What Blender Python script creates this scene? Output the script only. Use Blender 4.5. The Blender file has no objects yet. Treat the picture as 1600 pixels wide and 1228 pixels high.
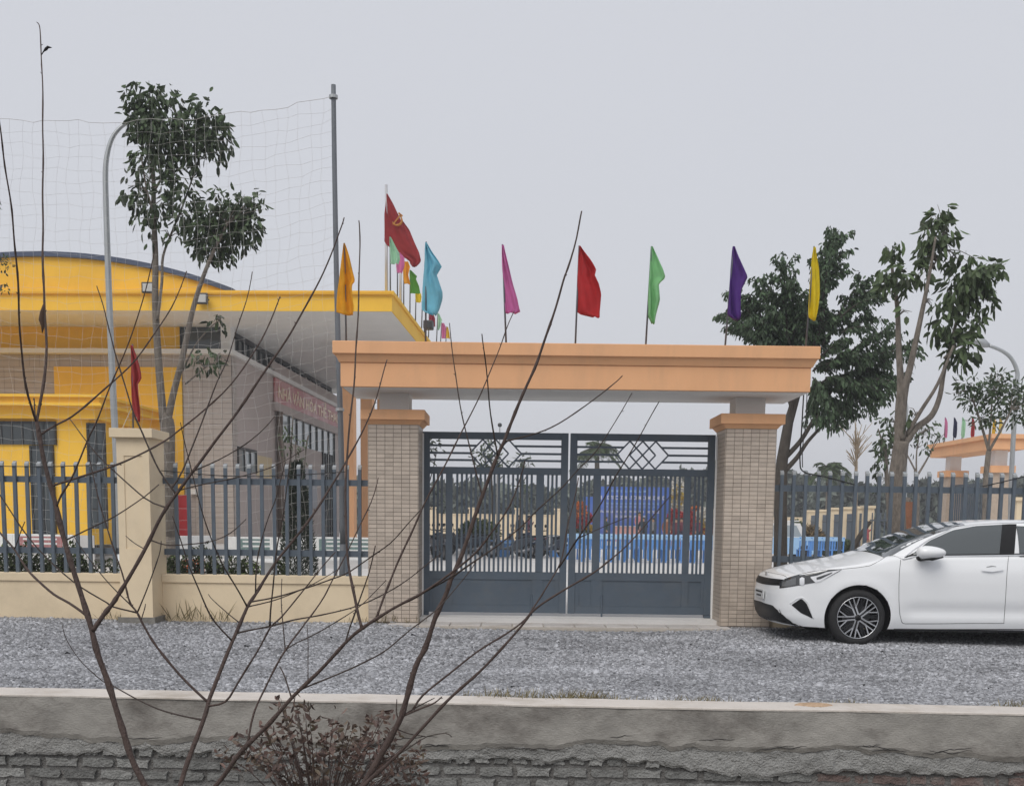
import bpy, bmesh, math, random
import numpy as np
from mathutils import Vector, Matrix
from mathutils.bvhtree import BVHTree
from mathutils import noise as mnoise

random.seed(7); rng = np.random.default_rng(7)
scene = bpy.context.scene
COL = scene.collection

# ------------------------------------------------------------------ camera
F = 1725.0; PPX, PPY = 800.0, 1017.0          # focal length and principal point in photo pixels (1600 x 1228)
H = 1.342                                     # eye height above the gravel at the gate
PITCH = math.atan(0.1168); ROLL = 0.012
_f = Vector((0, math.cos(PITCH), -math.sin(PITCH)))
_r0 = Vector((1, 0, 0)); _u0 = Vector((0, math.sin(PITCH), math.cos(PITCH)))
CR = _r0*math.cos(ROLL) + _u0*math.sin(ROLL)
CU = _u0*math.cos(ROLL) - _r0*math.sin(ROLL)
EYE = Vector((0, 0, H))
cam = bpy.data.cameras.new('camera'); camo = bpy.data.objects.new('camera', cam); COL.objects.link(camo)
cam.sensor_width = 36; cam.lens = F/1600*36; cam.shift_y = (PPY-614)/1600; cam.clip_end = 3000; cam.clip_start = 0.05
m3 = Matrix((CR, CU, -_f)).transposed()
camo.matrix_world = Matrix.Translation(EYE) @ m3.to_4x4()
scene.camera = camo

def ray(x, y):
    return _f + CR*((x-PPX)/F) - CU*((y-PPY)/F)
def P(x, y, Y):                               # point at depth Y along the view ray of a photo pixel
    d = ray(x, y); return EYE + d*(Y/d.y)
def G(x, y, z=0.0):                           # point where the ray meets the level z
    d = ray(x, y); return EYE + d*((z-H)/d.z)

# ------------------------------------------------------------------ sky and sun (overcast)
SUN_EL, SUN_AZ = math.radians(50), math.radians(205)   # behind the camera, a little to the left
w = bpy.data.worlds.new('World'); scene.world = w; w.use_nodes = True
nt = w.node_tree; nt.nodes.clear()
wo = nt.nodes.new('ShaderNodeOutputWorld'); mx = nt.nodes.new('ShaderNodeMixShader')
b1 = nt.nodes.new('ShaderNodeBackground'); b2 = nt.nodes.new('ShaderNodeBackground')
sk = nt.nodes.new('ShaderNodeTexSky'); sk.sky_type = 'NISHITA'; sk.sun_disc = False
sk.sun_elevation = SUN_EL; sk.sun_rotation = SUN_AZ; sk.dust_density = 6; sk.air_density = 1.5
b1.inputs[1].default_value = 0.07
b2.inputs[0].default_value = (0.612, 0.625, 0.672, 1); b2.inputs[1].default_value = 1.0   # even cloud deck
mx.inputs[0].default_value = 0.9
wn_ = nt.nodes.new('ShaderNodeTexNoise'); wn_.inputs['Scale'].default_value = 1.6; wn_.inputs['Detail'].default_value = 3
wm_ = nt.nodes.new('ShaderNodeMapRange'); wm_.inputs[3].default_value = 0.975; wm_.inputs[4].default_value = 1.025   # faint mottling of the cloud
wt_ = nt.nodes.new('ShaderNodeTexCoord'); nt.links.new(wt_.outputs['Generated'], wn_.inputs['Vector']); nt.links.new(wn_.outputs[0], wm_.inputs[0]); nt.links.new(wm_.outputs[0], b2.inputs[1])
nt.links.new(sk.outputs[0], b1.inputs[0]); nt.links.new(b1.outputs[0], mx.inputs[1])
nt.links.new(b2.outputs[0], mx.inputs[2]); nt.links.new(mx.outputs[0], wo.inputs[0])
sl = bpy.data.lights.new('sun', 'SUN'); sl.energy = 1.4; sl.angle = math.radians(40); sl.color = (1, 0.97, 0.92)
so = bpy.data.objects.new('sun', sl); COL.objects.link(so)
sd = Vector((math.sin(SUN_AZ)*math.cos(SUN_EL), math.cos(SUN_AZ)*math.cos(SUN_EL), math.sin(SUN_EL)))
so.rotation_euler = sd.to_track_quat('Z', 'Y').to_euler(); so.location = (0, -5, 20)
scene.view_settings.view_transform = 'Standard'; scene.view_settings.look = 'None'
scene.view_settings.exposure = 0.18; scene.view_settings.gamma = 1.0; scene.view_settings.use_curve_mapping = False

# ------------------------------------------------------------------ materials
def lin(v):
    v /= 255.0
    return v/12.92 if v <= 0.04045 else ((v+0.055)/1.055)**2.4
def rgb(r, g, b, k=1.0): return (lin(r)*k, lin(g)*k, lin(b)*k)
MATS = {}
def mat(name, col, rough=0.8, var=0.12, scale=3.0, bump=0.0, bscale=60.0, metal=0.0, coat=0.0, objvar=0.0,
        attr=None, trans=0.0, spec=None, stain=None, stain_scale=1.5, stain_amt=0.5, emit=None, stretch=None, sss=False):
    if name in MATS: return MATS[name]
    m = bpy.data.materials.new(name); m.use_nodes = True; MATS[name] = m
    t = m.node_tree; N = t.nodes; L = t.links; b = N['Principled BSDF']
    b.inputs['Roughness'].default_value = rough; b.inputs['Metallic'].default_value = metal
    if coat: b.inputs['Coat Weight'].default_value = coat; b.inputs['Coat Roughness'].default_value = 0.04
    if spec is not None: b.inputs['Specular IOR Level'].default_value = spec
    geo = N.new('ShaderNodeNewGeometry'); pos = geo.outputs['Position']
    if stretch:
        mp = N.new('ShaderNodeMapping'); mp.inputs['Scale'].default_value = stretch
        L.new(pos, mp.inputs[0]); pos = mp.outputs[0]
    val = None
    if var > 0:
        n1 = N.new('ShaderNodeTexNoise'); n1.inputs['Scale'].default_value = scale; n1.inputs['Detail'].default_value = 6
        n1.inputs['Roughness'].default_value = 0.65
        L.new(pos, n1.inputs['Vector'])
        mr = N.new('ShaderNodeMapRange'); mr.inputs[1].default_value = 0.25; mr.inputs[2].default_value = 0.75
        mr.inputs[3].default_value = 1-var; mr.inputs[4].default_value = 1+var
        L.new(n1.outputs[0], mr.inputs[0]); val = mr.outputs[0]
    def mul(a, bb):
        q = N.new('ShaderNodeMath'); q.operation = 'MULTIPLY'
        for i, s in enumerate((a, bb)):
            if hasattr(s, 'links'): L.new(s, q.inputs[i])
            else: q.inputs[i].default_value = s
        return q.outputs[0]
    if objvar > 0:
        oi = N.new('ShaderNodeObjectInfo'); mr = N.new('ShaderNodeMapRange')
        mr.inputs[3].default_value = 1-objvar; mr.inputs[4].default_value = 1+objvar
        L.new(oi.outputs['Random'], mr.inputs[0]); val = mul(val, mr.outputs[0]) if val else mr.outputs[0]
    if attr:
        at = N.new('ShaderNodeAttribute'); at.attribute_name = attr
        val = mul(val, at.outputs['Fac']) if val else at.outputs['Fac']
    base = N.new('ShaderNodeRGB'); base.outputs[0].default_value = (*col, 1); out = base.outputs[0]
    if stain:
        n2 = N.new('ShaderNodeTexNoise'); n2.inputs['Scale'].default_value = stain_scale; n2.inputs['Detail'].default_value = 8
        n2.inputs['Roughness'].default_value = 0.7; L.new(pos, n2.inputs['Vector'])
        mr = N.new('ShaderNodeMapRange'); mr.inputs[1].default_value = 0.48; mr.inputs[2].default_value = 0.68
        mr.inputs[3].default_value = 0; mr.inputs[4].default_value = stain_amt; L.new(n2.outputs[0], mr.inputs[0])
        mxc = N.new('ShaderNodeMix'); mxc.data_type = 'RGBA'; L.new(mr.outputs[0], mxc.inputs[0])
        L.new(out, mxc.inputs[6]); mxc.inputs[7].default_value = (*stain, 1); out = mxc.outputs[2]
    if val is not None:
        vm = N.new('ShaderNodeVectorMath'); vm.operation = 'SCALE'; L.new(out, vm.inputs[0]); L.new(val, vm.inputs['Scale']); out = vm.outputs[0]
    L.new(out, b.inputs['Base Color'])
    if bump > 0:
        nb = N.new('ShaderNodeTexNoise'); nb.inputs['Scale'].default_value = bscale; nb.inputs['Detail'].default_value = 5
        L.new(pos, nb.inputs['Vector'])
        bn = N.new('ShaderNodeBump'); bn.inputs['Strength'].default_value = bump; bn.inputs['Distance'].default_value = 0.02
        L.new(nb.outputs[0], bn.inputs['Height']); L.new(bn.outputs[0], b.inputs['Normal'])
    if trans > 0:                              # thin leaves and cloth let light through
        tr = N.new('ShaderNodeBsdfTranslucent'); L.new(out, tr.inputs[0]); ms = N.new('ShaderNodeMixShader')
        ms.inputs[0].default_value = trans; L.new(b.outputs[0], ms.inputs[1]); L.new(tr.outputs[0], ms.inputs[2])
        L.new(ms.outputs[0], N['Material Output'].inputs[0])
    return m

# ------------------------------------------------------------------ mesh helpers
class MB:
    def __init__(s): s.v = []; s.f = []
    def quad(s, a, b, c, d):
        n = len(s.v); s.v += [tuple(a), tuple(b), tuple(c), tuple(d)]; s.f.append((n, n+1, n+2, n+3)); return s
    def box(s, x0, x1, y0, y1, z0, z1):
        n = len(s.v)
        s.v += [(x0,y0,z0),(x1,y0,z0),(x1,y1,z0),(x0,y1,z0),(x0,y0,z1),(x1,y0,z1),(x1,y1,z1),(x0,y1,z1)]
        s.f += [tuple(n+i for i in q) for q in ((0,3,2,1),(4,5,6,7),(0,1,5,4),(1,2,6,5),(2,3,7,6),(3,0,4,7))]; return s
    def frustum(s, x0, x1, y0, y1, z0, z1, g):  # box whose top is larger (g > 0) or smaller by g on each side
        n = len(s.v)
        s.v += [(x0,y0,z0),(x1,y0,z0),(x1,y1,z0),(x0,y1,z0),(x0-g,y0-g,z1),(x1+g,y0-g,z1),(x1+g,y1+g,z1),(x0-g,y1+g,z1)]
        s.f += [tuple(n+i for i in q) for q in ((0,3,2,1),(4,5,6,7),(0,1,5,4),(1,2,6,5),(2,3,7,6),(3,0,4,7))]; return s
    def bar(s, a, b, w, d, up=(0, 0, 1)):     # rectangular bar from a to b
        a = Vector(a); b = Vector(b); t = (b-a).normalized(); u = Vector(up)
        if abs(t.dot(u)) > 0.95: u = Vector((0, 1, 0))
        x = t.cross(u).normalized(); y = x.cross(t).normalized(); n = len(s.v)
        for q in (a, b):
            for i, j in ((-1,-1),(1,-1),(1,1),(-1,1)): s.v.append(tuple(q + x*(w/2*i) + y*(d/2*j)))
        s.f += [tuple(n+i for i in q) for q in ((0,1,2,3),(7,6,5,4),(0,4,5,1),(1,5,6,2),(2,6,7,3),(3,7,4,0))]; return s
    def tube(s, pts, rad, n=6, cap=True):
        pts = [Vector(p) for p in pts]; k = len(pts)
        if not hasattr(rad, '__len__'): rad = [rad]*k
        t0 = (pts[1]-pts[0]).normalized(); u = Vector((0,0,1)) if abs(t0.z) < 0.9 else Vector((1,0,0))
        x = t0.cross(u).normalized(); base = len(s.v)
        for i in range(k):
            t = (pts[min(i+1,k-1)]-pts[max(i-1,0)]).normalized()
            x = (x - t*x.dot(t)).normalized(); y = t.cross(x)
            for j in range(n):
                a = 2*math.pi*j/n; s.v.append(tuple(pts[i] + (x*math.cos(a)+y*math.sin(a))*rad[i]))
        for i in range(k-1):
            for j in range(n):
                a = base+i*n+j; b = base+i*n+(j+1)%n; s.f.append((a, b, b+n, a+n))
        if cap:
            s.f.append(tuple(base+j for j in reversed(range(n)))); s.f.append(tuple(base+(k-1)*n+j for j in range(n)))
        return s
    def lathe(s, prof, n=24, axis='Z', c=(0,0,0)):   # prof: (r, h) pairs; closed revolve
        base = len(s.v); k = len(prof)
        for r, h in prof:
            for j in range(n):
                a = 2*math.pi*j/n; p = (r*math.cos(a), r*math.sin(a), h)
                if axis == 'Y': p = (p[0], p[2], p[1])
                if axis == 'X': p = (p[2], p[0], p[1])
                s.v.append((p[0]+c[0], p[1]+c[1], p[2]+c[2]))
        for i in range(k-1):
            for j in range(n):
                a = base+i*n+j; b = base+i*n+(j+1)%n; s.f.append((a, b, b+n, a+n))
        return s
    def prism(s, poly, d0, d1, plane='XZ'):   # polygon extruded along the missing axis
        n = len(s.v); k = len(poly)
        for d in (d0, d1):
            for a, b in poly:
                s.v.append({'XZ': (a, d, b), 'XY': (a, b, d), 'YZ': (d, a, b)}[plane])
        s.f.append(tuple(n+i for i in range(k))); s.f.append(tuple(n+k+i for i in reversed(range(k))))
        for i in range(k):
            j = (i+1) % k; s.f.append((n+i, n+k+i, n+k+j, n+j))
        return s
    def grid(s, rows):                        # rows of points joined into quads
        base = len(s.v); k = len(rows[0])
        for r in rows: s.v += [tuple(p) for p in r]
        for i in range(len(rows)-1):
            for j in range(k-1):
                a = base+i*k+j; s.f.append((a, a+1, a+k+1, a+k))
        return s
    def mesh(s, name, m=None, smooth=False, fix=True):
        me = bpy.data.meshes.new(name); me.from_pydata([tuple(v) for v in s.v], [], s.f)
        if fix:
            bm = bmesh.new(); bm.from_mesh(me); bmesh.ops.recalc_face_normals(bm, faces=bm.faces); bm.to_mesh(me); bm.free()
        if m: me.materials.append(m)
        if smooth: me.shade_smooth()
        return me
    def build(s, name, m, parent=None, loc=None, smooth=False, fix=True, off=None):
        if off is not None: s.v = [(v[0]-off[0], v[1]-off[1], v[2]-off[2]) for v in s.v]
        return link(name, s.mesh(name, m, smooth, fix), parent, loc)
def link(name, me, parent=None, loc=None):
    o = bpy.data.objects.new(name, me); COL.objects.link(o)
    if parent: o.parent = parent
    if loc is not None: o.location = loc
    return o
def tag(o, label=None, cat=None, group=None, kind=None):
    if label: o['label'] = label
    if cat: o['category'] = cat
    if group: o['group'] = group
    if kind: o['kind'] = kind
    return o
def thing(name, label, cat, loc=(0,0,0), rz=0.0, group=None):
    o = bpy.data.objects.new(name, None); COL.objects.link(o); o.location = loc; o.rotation_euler = (0, 0, rz)
    o.empty_display_size = 0.1
    return tag(o, label, cat, group)
def copy_tree(o, parent=None):
    c = o.copy(); COL.objects.link(c); c.parent = parent
    for ch in [x for x in KIDS(o)]: copy_tree(ch, c)
    return c
def KIDS(o): return [x for x in bpy.data.objects if x.parent == o]
def bevel(o, w=0.01, seg=2):
    md = o.modifiers.new('bevel', 'BEVEL'); md.width = w; md.segments = seg; md.limit_method = 'ANGLE'; md.angle_limit = math.radians(40); return o
def npmesh(name, V, faces, m, attr=None, smooth=False):
    V = np.asarray(V, dtype=np.float32); faces = np.asarray(faces, dtype=np.int32); k = faces.shape[1]
    me = bpy.data.meshes.new(name); me.vertices.add(len(V)); me.vertices.foreach_set('co', V.ravel())
    me.loops.add(faces.size); me.loops.foreach_set('vertex_index', faces.ravel())
    me.polygons.add(len(faces)); me.polygons.foreach_set('loop_start', np.arange(0, faces.size, k, dtype=np.int32))
    me.polygons.foreach_set('loop_total', np.full(len(faces), k, dtype=np.int32))
    if attr is not None:
        a = me.attributes.new('tone', 'FLOAT', 'POINT'); a.data.foreach_set('value', np.asarray(attr, dtype=np.float32))
    me.update(calc_edges=True); me.validate(); me.materials.append(m)
    if smooth: me.shade_smooth()
    return me
def unit(a): return a/np.maximum(np.linalg.norm(a, axis=1, keepdims=True), 1e-9)
def leaf_arrays(C, D, L, W, fold=0.25, N0=None):
    """six-point folded leaves: base at C, pointing along D"""
    n = len(C); D = unit(D); R = rng.normal(size=(n, 3)) if N0 is None else N0
    S = unit(np.cross(D, R)); U = np.cross(S, D); L = np.broadcast_to(L, (n,))[:, None]; W = np.broadcast_to(W, (n,))[:, None]
    pts = [C, C+D*L*.3+S*W*.42+U*W*fold, C+D*L*.68+S*W*.40+U*W*fold, C+D*L, C+D*L*.68-S*W*.40+U*W*fold, C+D*L*.3-S*W*.42+U*W*fold]
    V = np.stack(pts, 1).reshape(-1, 3); b = (np.arange(n)*6)[:, None]
    Fq = np.concatenate([b+np.array([0,1,2,3]), b+np.array([0,3,4,5])], 0)
    return V, Fq
def smoothstep(a, b, x):
    t = min(1, max(0, (x-a)/(b-a))); return t*t*(3-2*t)
def interp(tab, x):
    xs = [t[0] for t in tab]; ys = [t[1] for t in tab]; return float(np.interp(x, xs, ys))
def fnoise(x, seed=0, oct=4, f=1.0):
    v = 0; a = 1
    for o in range(oct):
        q = x*f*(2**o)+seed*17.3+o*5.1; i = math.floor(q); t = q-i; t = t*t*(3-2*t)
        h = lambda k: (math.sin(k*127.1+seed*311.7+o*74.7)*43758.5453) % 1.0
        v += a*((h(i)*(1-t)+h(i+1)*t)*2-1); a *= 0.55
    return v
def textmesh(name, body, size, m, align='CENTER', extrude=0.004, bold=0.0):
    cu = bpy.data.curves.new(name, 'FONT'); cu.body = body; cu.size = size; cu.extrude = extrude; cu.align_x = align; cu.align_y = 'CENTER'; cu.offset = bold
    o = bpy.data.objects.new('tmp', cu); COL.objects.link(o)
    dg = bpy.context.evaluated_depsgraph_get(); me = bpy.data.meshes.new_from_object(o.evaluated_get(dg)); me.name = name
    bpy.data.objects.remove(o); bpy.data.curves.remove(cu); me.materials.clear(); me.materials.append(m); return me
# ------------------------------------------------------------------ palette
M_GRAVEL = mat('gravel bed', (0.22, 0.222, 0.23), 0.95, 0.35, 22, 0.9, 70)
M_STONE = mat('gravel stones', (0.345, 0.351, 0.372), 0.9, 0.1, 9, attr='tone')
M_CONC = mat('concrete yard', (0.60, 0.59, 0.575), 0.9, 0.1, 0.6, 0.2, 30)
M_EARTH = mat('earth', (0.10, 0.085, 0.06), 0.95, 0.3, 2, 0.5, 30)
M_PAVER = mat('stone pavers', (0.50, 0.475, 0.455), 0.85, 0.12, 6, 0.2, 60, objvar=0.09, stain=(0.22,0.18,0.14), stain_scale=3, stain_amt=0.5)
M_DUST = mat('dusty cement', (0.42, 0.38, 0.33), 0.95, 0.2, 5, 0.4, 60)
M_ORANGE = mat('apricot wall paint', (0.80, 0.435, 0.225), 0.8, 0.05, 1.2, 0.10, 60, stain=(0.60,0.35,0.20), stain_scale=1.3, stain_amt=0.4, stretch=(2.2,2.2,.5))
M_SOFFIT = mat('white lime paint', (0.74, 0.735, 0.72), 0.85, 0.06, 1.5)
M_TILE = mat('beige ceramic tile', (0.49, 0.415, 0.345), 0.45, 0.06, 9, 0.05, 80, objvar=0.11, stain=(0.36,0.30,0.24), stain_scale=2.0, stain_amt=0.5)
M_GROUT = mat('dark grout', (0.19, 0.16, 0.135), 0.95, 0.15, 20)
M_STEEL = mat('slate grey gate paint', (0.072, 0.096, 0.125), 0.5, 0.10, 3, 0.03, 120, stain=(0.12,0.12,0.12), stain_scale=4, stain_amt=0.3)
M_FSTEEL = mat('grey fence paint', (0.088, 0.112, 0.140), 0.5, 0.12, 4, 0.03, 120)
M_CREAM = mat('cream wall paint', (0.74, 0.61, 0.425), 0.85, 0.06, 1.5, 0.10, 80, stain=(0.55,0.45,0.31), stain_scale=1.3, stain_amt=0.45)
M_GALV = mat('galvanised steel', (0.42, 0.44, 0.45), 0.45, 0.1, 4, metal=0.6)
M_DARK = mat('dark metal', (0.03, 0.032, 0.036), 0.5, 0.1, 5)
M_BLACK = mat('black rubber', (0.012, 0.012, 0.013), 0.7, 0.1, 20)

# ------------------------------------------------------------------ ground
GATE_Y = 14.29
def struct(name, mb, m, **k): return tag(mb.build(name, m, **k), kind='structure')
struct('ground', MB().quad((-260,-60,-0.62),(260,-60,-0.62),(260,420,-0.62),(-260,420,-0.62)), M_EARTH)
WY = 7.0; WYAW = 0.045; WTOP = P(800, 1097, WY).z
def wall_y(x): return WY - math.tan(WYAW)*x
def gravel_z(x, y):
    a = WTOP-0.03; yw = wall_y(x)+0.25
    z = a*(1-smoothstep(yw, yw+3.4, y))
    return z + 0.012*math.sin(x*1.3+y*0.7)*smoothstep(yw, yw+0.5, y) + 0.010*math.sin(x*0.45-y*1.9)
rows = []
for i in range(61):
    rows.append([])
    for j in range(161):
        x = -40+80*j/160; t = i/60; y0 = wall_y(x)+0.05; y = y0+(14.55-y0)*t
        rows[-1].append((x, y, gravel_z(x, y)))
struct('gravel_lot', MB().grid(rows), M_GRAVEL, smooth=True)
# loose stones
def stones():
    n = 225000
    u = rng.random(n); y = 7.15+(14.35-7.15)*u**1.35
    half = 0.50*y+0.8
    x = (rng.random(n)*2-1)*half
    keep = ~((y > 13.72+0.10*np.sin(x*3)+0.30*rng.random(n)**2) & (x > -1.35) & (x < 2.75)) & (y > 7.0-math.tan(WYAW)*x+0.22)
    thin = 0.5+0.5*np.sin(x*1.7+y*2.3)*np.sin(x*0.9-y*1.1)
    keep &= rng.random(n) < 0.80+0.2*thin
    x, y = x[keep], y[keep]; n = len(x)
    z = np.array([gravel_z(a, b) for a, b in zip(x, y)])
    s = 0.0052+0.0070*rng.random(n)**2+0.0006*(y-7); s[rng.random(n) < 0.003] *= 2.0
    cube = np.array([(-1,-1,-1),(1,-1,-1),(1,1,-1),(-1,1,-1),(-.7,-.7,1),(.7,-.7,1),(.7,.7,1),(-.7,.7,1)], float)
    V = cube[None]*(0.75+0.5*rng.random((n, 8, 3)))
    V *= (s[:, None]*np.stack([1+.6*rng.random(n), 1+.3*rng.random(n), .45+.35*rng.random(n)], 1))[:, None, :]
    a = rng.random(n)*6.28; ca, sa = np.cos(a), np.sin(a)
    tx = (rng.random(n)-.5)*1.7
    X = V[:,:,0]*ca[:,None]-V[:,:,1]*sa[:,None]; Yv = V[:,:,0]*sa[:,None]+V[:,:,1]*ca[:,None]; Z = V[:,:,2]
    Y2 = Yv*np.cos(tx)[:,None]-Z*np.sin(tx)[:,None]; Z2 = Yv*np.sin(tx)[:,None]+Z*np.cos(tx)[:,None]
    V = np.stack([X+x[:,None], Y2+y[:,None], Z2+(z+s*.35)[:,None]], 2).reshape(-1, 3)
    q = np.array([(4,5,6,7),(0,1,5,4),(1,2,6,5),(2,3,7,6),(3,0,4,7)]); Fc = ((np.arange(n)*8)[:,None,None]+q[None]).reshape(-1, 4)
    tone = 0.44+0.88*rng.random(n)**1.4; tone[rng.random(n) < 0.015] = 1.55
    pt_ = np.array([mnoise.fractal(Vector((a*.55, b*1.1, 3.0)), 1.0, 2.0, 3) for a, b in zip(x, y)]); tone *= np.clip(1+.32*pt_, .7, 1.35)
    o = link('gravel_stones', npmesh('gravel_stones', V, Fc, M_STONE, np.repeat(tone, 8)))
    tag(o, 'loose blue grey crushed stones covering the lot before the gate', 'gravel', kind='stuff')
stones()
# yard behind the fence
struct('yard_pavement', MB().quad((-60,14.5,0.085),(60,14.5,0.085),(60,140,0.085),(-60,140,0.085)), M_CONC)
struct('yard_edge', MB().quad((-60,14.5,-0.05),(60,14.5,-0.05),(60,14.5,0.085),(-60,14.5,0.085)), M_CONC)
# gate apron: flagstones at the gate, dusty cement before them
apron = struct('gate_apron', MB().box(-1.62, 2.84, 13.86, 15.9, -0.06, 0.012), M_DUST)
pm = bevel(MB().box(-0.193,0.193,-0.193,0.193,-0.02,0.012).build('paver', M_PAVER, apron), 0.006, 1)
first = True
for r in range(4):
    for c in range(11):
        o = pm if first else pm.copy()
        if not first: COL.objects.link(o)
        first = False; o.location = (-1.40+0.40*c+(0.07*r), 14.26+0.40*r, 0.016+0.003*random.random())
# ------------------------------------------------------------------ retaining wall of the ditch (foreground)
M_MORTAR = mat('grey mortar', (0.17, 0.165, 0.158), 0.95, 0.35, 7, 1.0, 60)
M_PLAST = mat('weathered cement render', (0.31, 0.297, 0.275), 0.95, 0.26, 5.0, 0.3, 70, stain=(0.135,0.122,0.11), stain_scale=2.2, stain_amt=0.95, stretch=(.8,.8,1.5))
M_SKIM = mat('rough mortar skim', (0.33, 0.33, 0.32), 0.95, 0.3, 10, 1.0, 80, stain=(0.14,0.135,0.13), stain_scale=5, stain_amt=0.6)
M_BRICK = mat('grey cement brick', (0.215, 0.217, 0.21), 0.95, 0.25, 9, 0.9, 70, objvar=0.34, stain=(0.36,0.36,0.35), stain_scale=12, stain_amt=0.55)
M_RBRICK = mat('old red brown brick', (0.165, 0.120, 0.108), 0.95, 0.35, 12, 1.0, 60, objvar=0.2, stain=(0.27,0.26,0.25), stain_scale=11, stain_amt=0.6)
M_COPE = mat('pale cement coping', (0.60, 0.555, 0.51), 0.9, 0.10, 3, 0.25, 60, stain=(0.40,0.35,0.29), stain_scale=2.2, stain_amt=0.75)
rw = thing('retaining_wall', 'long cracked cement wall with pale top edge and exposed bricks below the gravel', 'wall', (0, WY, 0), -WYAW)
U0, U1 = -7.5, 8.5
MB().box(U0, U1, 0.0, 0.22, -0.62, WTOP-0.014).build('core', M_MORTAR, rw)
def cope():
    rows = []
    n = 320
    prof = [(-0.058,-0.010),(-0.058,0.0),(-0.052,0.004),(0.22,0.004),(0.225,-0.012)]
    for i in range(n+1):
        u = U0+(U1-U0)*i/n; e = 0.005*fnoise(u, 3, 5, 2.0)+0.012*max(0, fnoise(u, 8, 3, 3.0)-.75); h = 0.003*fnoise(u, 5, 3, 1.5)
        rows.append([(u, y+(e if y < 0.1 else e*2), WTOP-0.004+z+h) for y, z in prof])
    return MB().grid(rows)
cope().build('coping', M_COPE, rw)
def plaster_edge(u): return -0.092 + 0.022*fnoise(u, 1, 5, 1.3) + 0.012*fnoise(u, 2, 4, 9) + (-0.035 if u < -1.5 else 0)*0 + 0.02*math.sin(u*1.1)
def skim_edge(u):
    base = -0.195 - 0.03*smoothstep(0.6, 2.2, u) + 0.02*math.sin(u*2.3+1)
    return base + 0.022*fnoise(u, 11, 4, 3.0) + 0.016*fnoise(u, 12, 3, 14)
def sheet(name, top, edge, thick, lump, m, nr, seed):
    rows = []; n = 900
    for i in range(n+1):
        u = U0+(U1-U0)*i/n; zb = edge(u); r = [(u, 0.004, top)]
        for j in range(nr+1):
            t = j/nr; z = top+(zb-top)*t
            y = -thick - lump*mnoise.fractal(Vector((u*9, z*9, seed)), .8, 2.0, 4)
            if j == nr: y = -thick*0.75
            r.append((u, min(y, -0.004), z))
        r.append((u, 0.002, zb+0.004)); rows.append(r)
    MB().grid(rows).build(name, m, rw, smooth=False, fix=False)
sheet('render_coat', WTOP-0.012, plaster_edge, 0.052, 0.004, M_PLAST, 8, 21)
sheet('mortar_skim', -0.02, skim_edge, 0.034, 0.013, M_SKIM, 10, 31)
# bricks laid in courses; the right end is older, broken red brown brick
def brick_mesh(k, m, L=0.222, h=0.062):
    r = random.Random(k); b = MB(); nx, nz = 7, 3; rows = []
    for i in range(nx):
        col = [];
        for j in range(nz):
            x = L*(i/(nx-1)-0.5); z = h*(j/(nz-1)-0.5)
            if i in (0, nx-1): x += r.uniform(-.002,.016)*(1 if i == 0 else -1)
            if j in (0, nz-1): z += r.uniform(0,.012)*(1 if j == 0 else -1)
            col.append((x, -0.016-r.uniform(0,.005), z))
        rows.append(col)
    b.grid(rows); n = len(b.v)
    ring = [i*nz for i in range(nx)]+[(nx-1)*nz+j for j in range(1, nz)]+[i*nz+nz-1 for i in range(nx-2,-1,-1)]+[j for j in range(nz-2,0,-1)]
    for q in ring: v = b.v[q]; b.v.append((v[0], 0.05, v[2]))
    for a in range(len(ring)):
        c = (a+1) % len(ring); b.f.append((ring[a], ring[c], n+c, n+a))
    return b.mesh('brick', m)
GB = [brick_mesh(i, M_BRICK) for i in range(6)]; RB = [brick_mesh(20+i, M_RBRICK, 0.222) for i in range(5)]
HB = [brick_mesh(40+i, M_BRICK, 0.105) for i in range(3)]; HR = [brick_mesh(50+i, M_RBRICK, 0.105) for i in range(4)]
for r in range(6):
    zc = -0.178-0.078*r
    u = -3.9 + (0.117 if r % 2 else 0)
    header = (r % 4 == 0)
    while u < 4.4:
        red = u > 1.75+0.2*random.random()
        half = header or (red and random.random() < 0.4)
        L = 0.105 if half else 0.222
        me = random.choice((HR if red else HB) if half else (RB if red else GB))
        o = link('brick', me, rw, (u+L/2, random.uniform(-.008,.010)+(random.uniform(0,.02) if red else 0), zc+random.uniform(-.003,.003)))
        o.rotation_euler = (random.uniform(-.03,.03), random.uniform(-.022,.022)*(2.5 if red else 1), random.uniform(-.035,.035))
        u += L+0.014+random.uniform(0,.006)

# spilt sand on the coping
def sand():
    c = P(1283, 1104, 6.85); lx = c.x*math.cos(WYAW); R = []
    for i in range(13):
        R.append([])
        for j in range(9):
            u, v = i/12*2-1, j/8*2-1; h = max(0, 1-u*u*(1+.9*mnoise.noise(Vector((u*2,v*3,1))))-v*v*(1+.8*mnoise.noise(Vector((u*3,v*2,5)))))
            R[-1].append((u*.13, v*.085+.12, .018*h**.7+.004*random.random()*(h > 0)-.004))
    o = MB().grid(R).build('sand_spill', mat('orange sand', (.46,.32,.21), .95, .3, 30, .5, 120), smooth=True); o.location = (c.x, wall_y(c.x), WTOP); o.rotation_euler = (0,0,-WYAW)
    tag(o, 'small spill of orange sand on the pale wall top', 'sand', kind='stuff')
sand()

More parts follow.
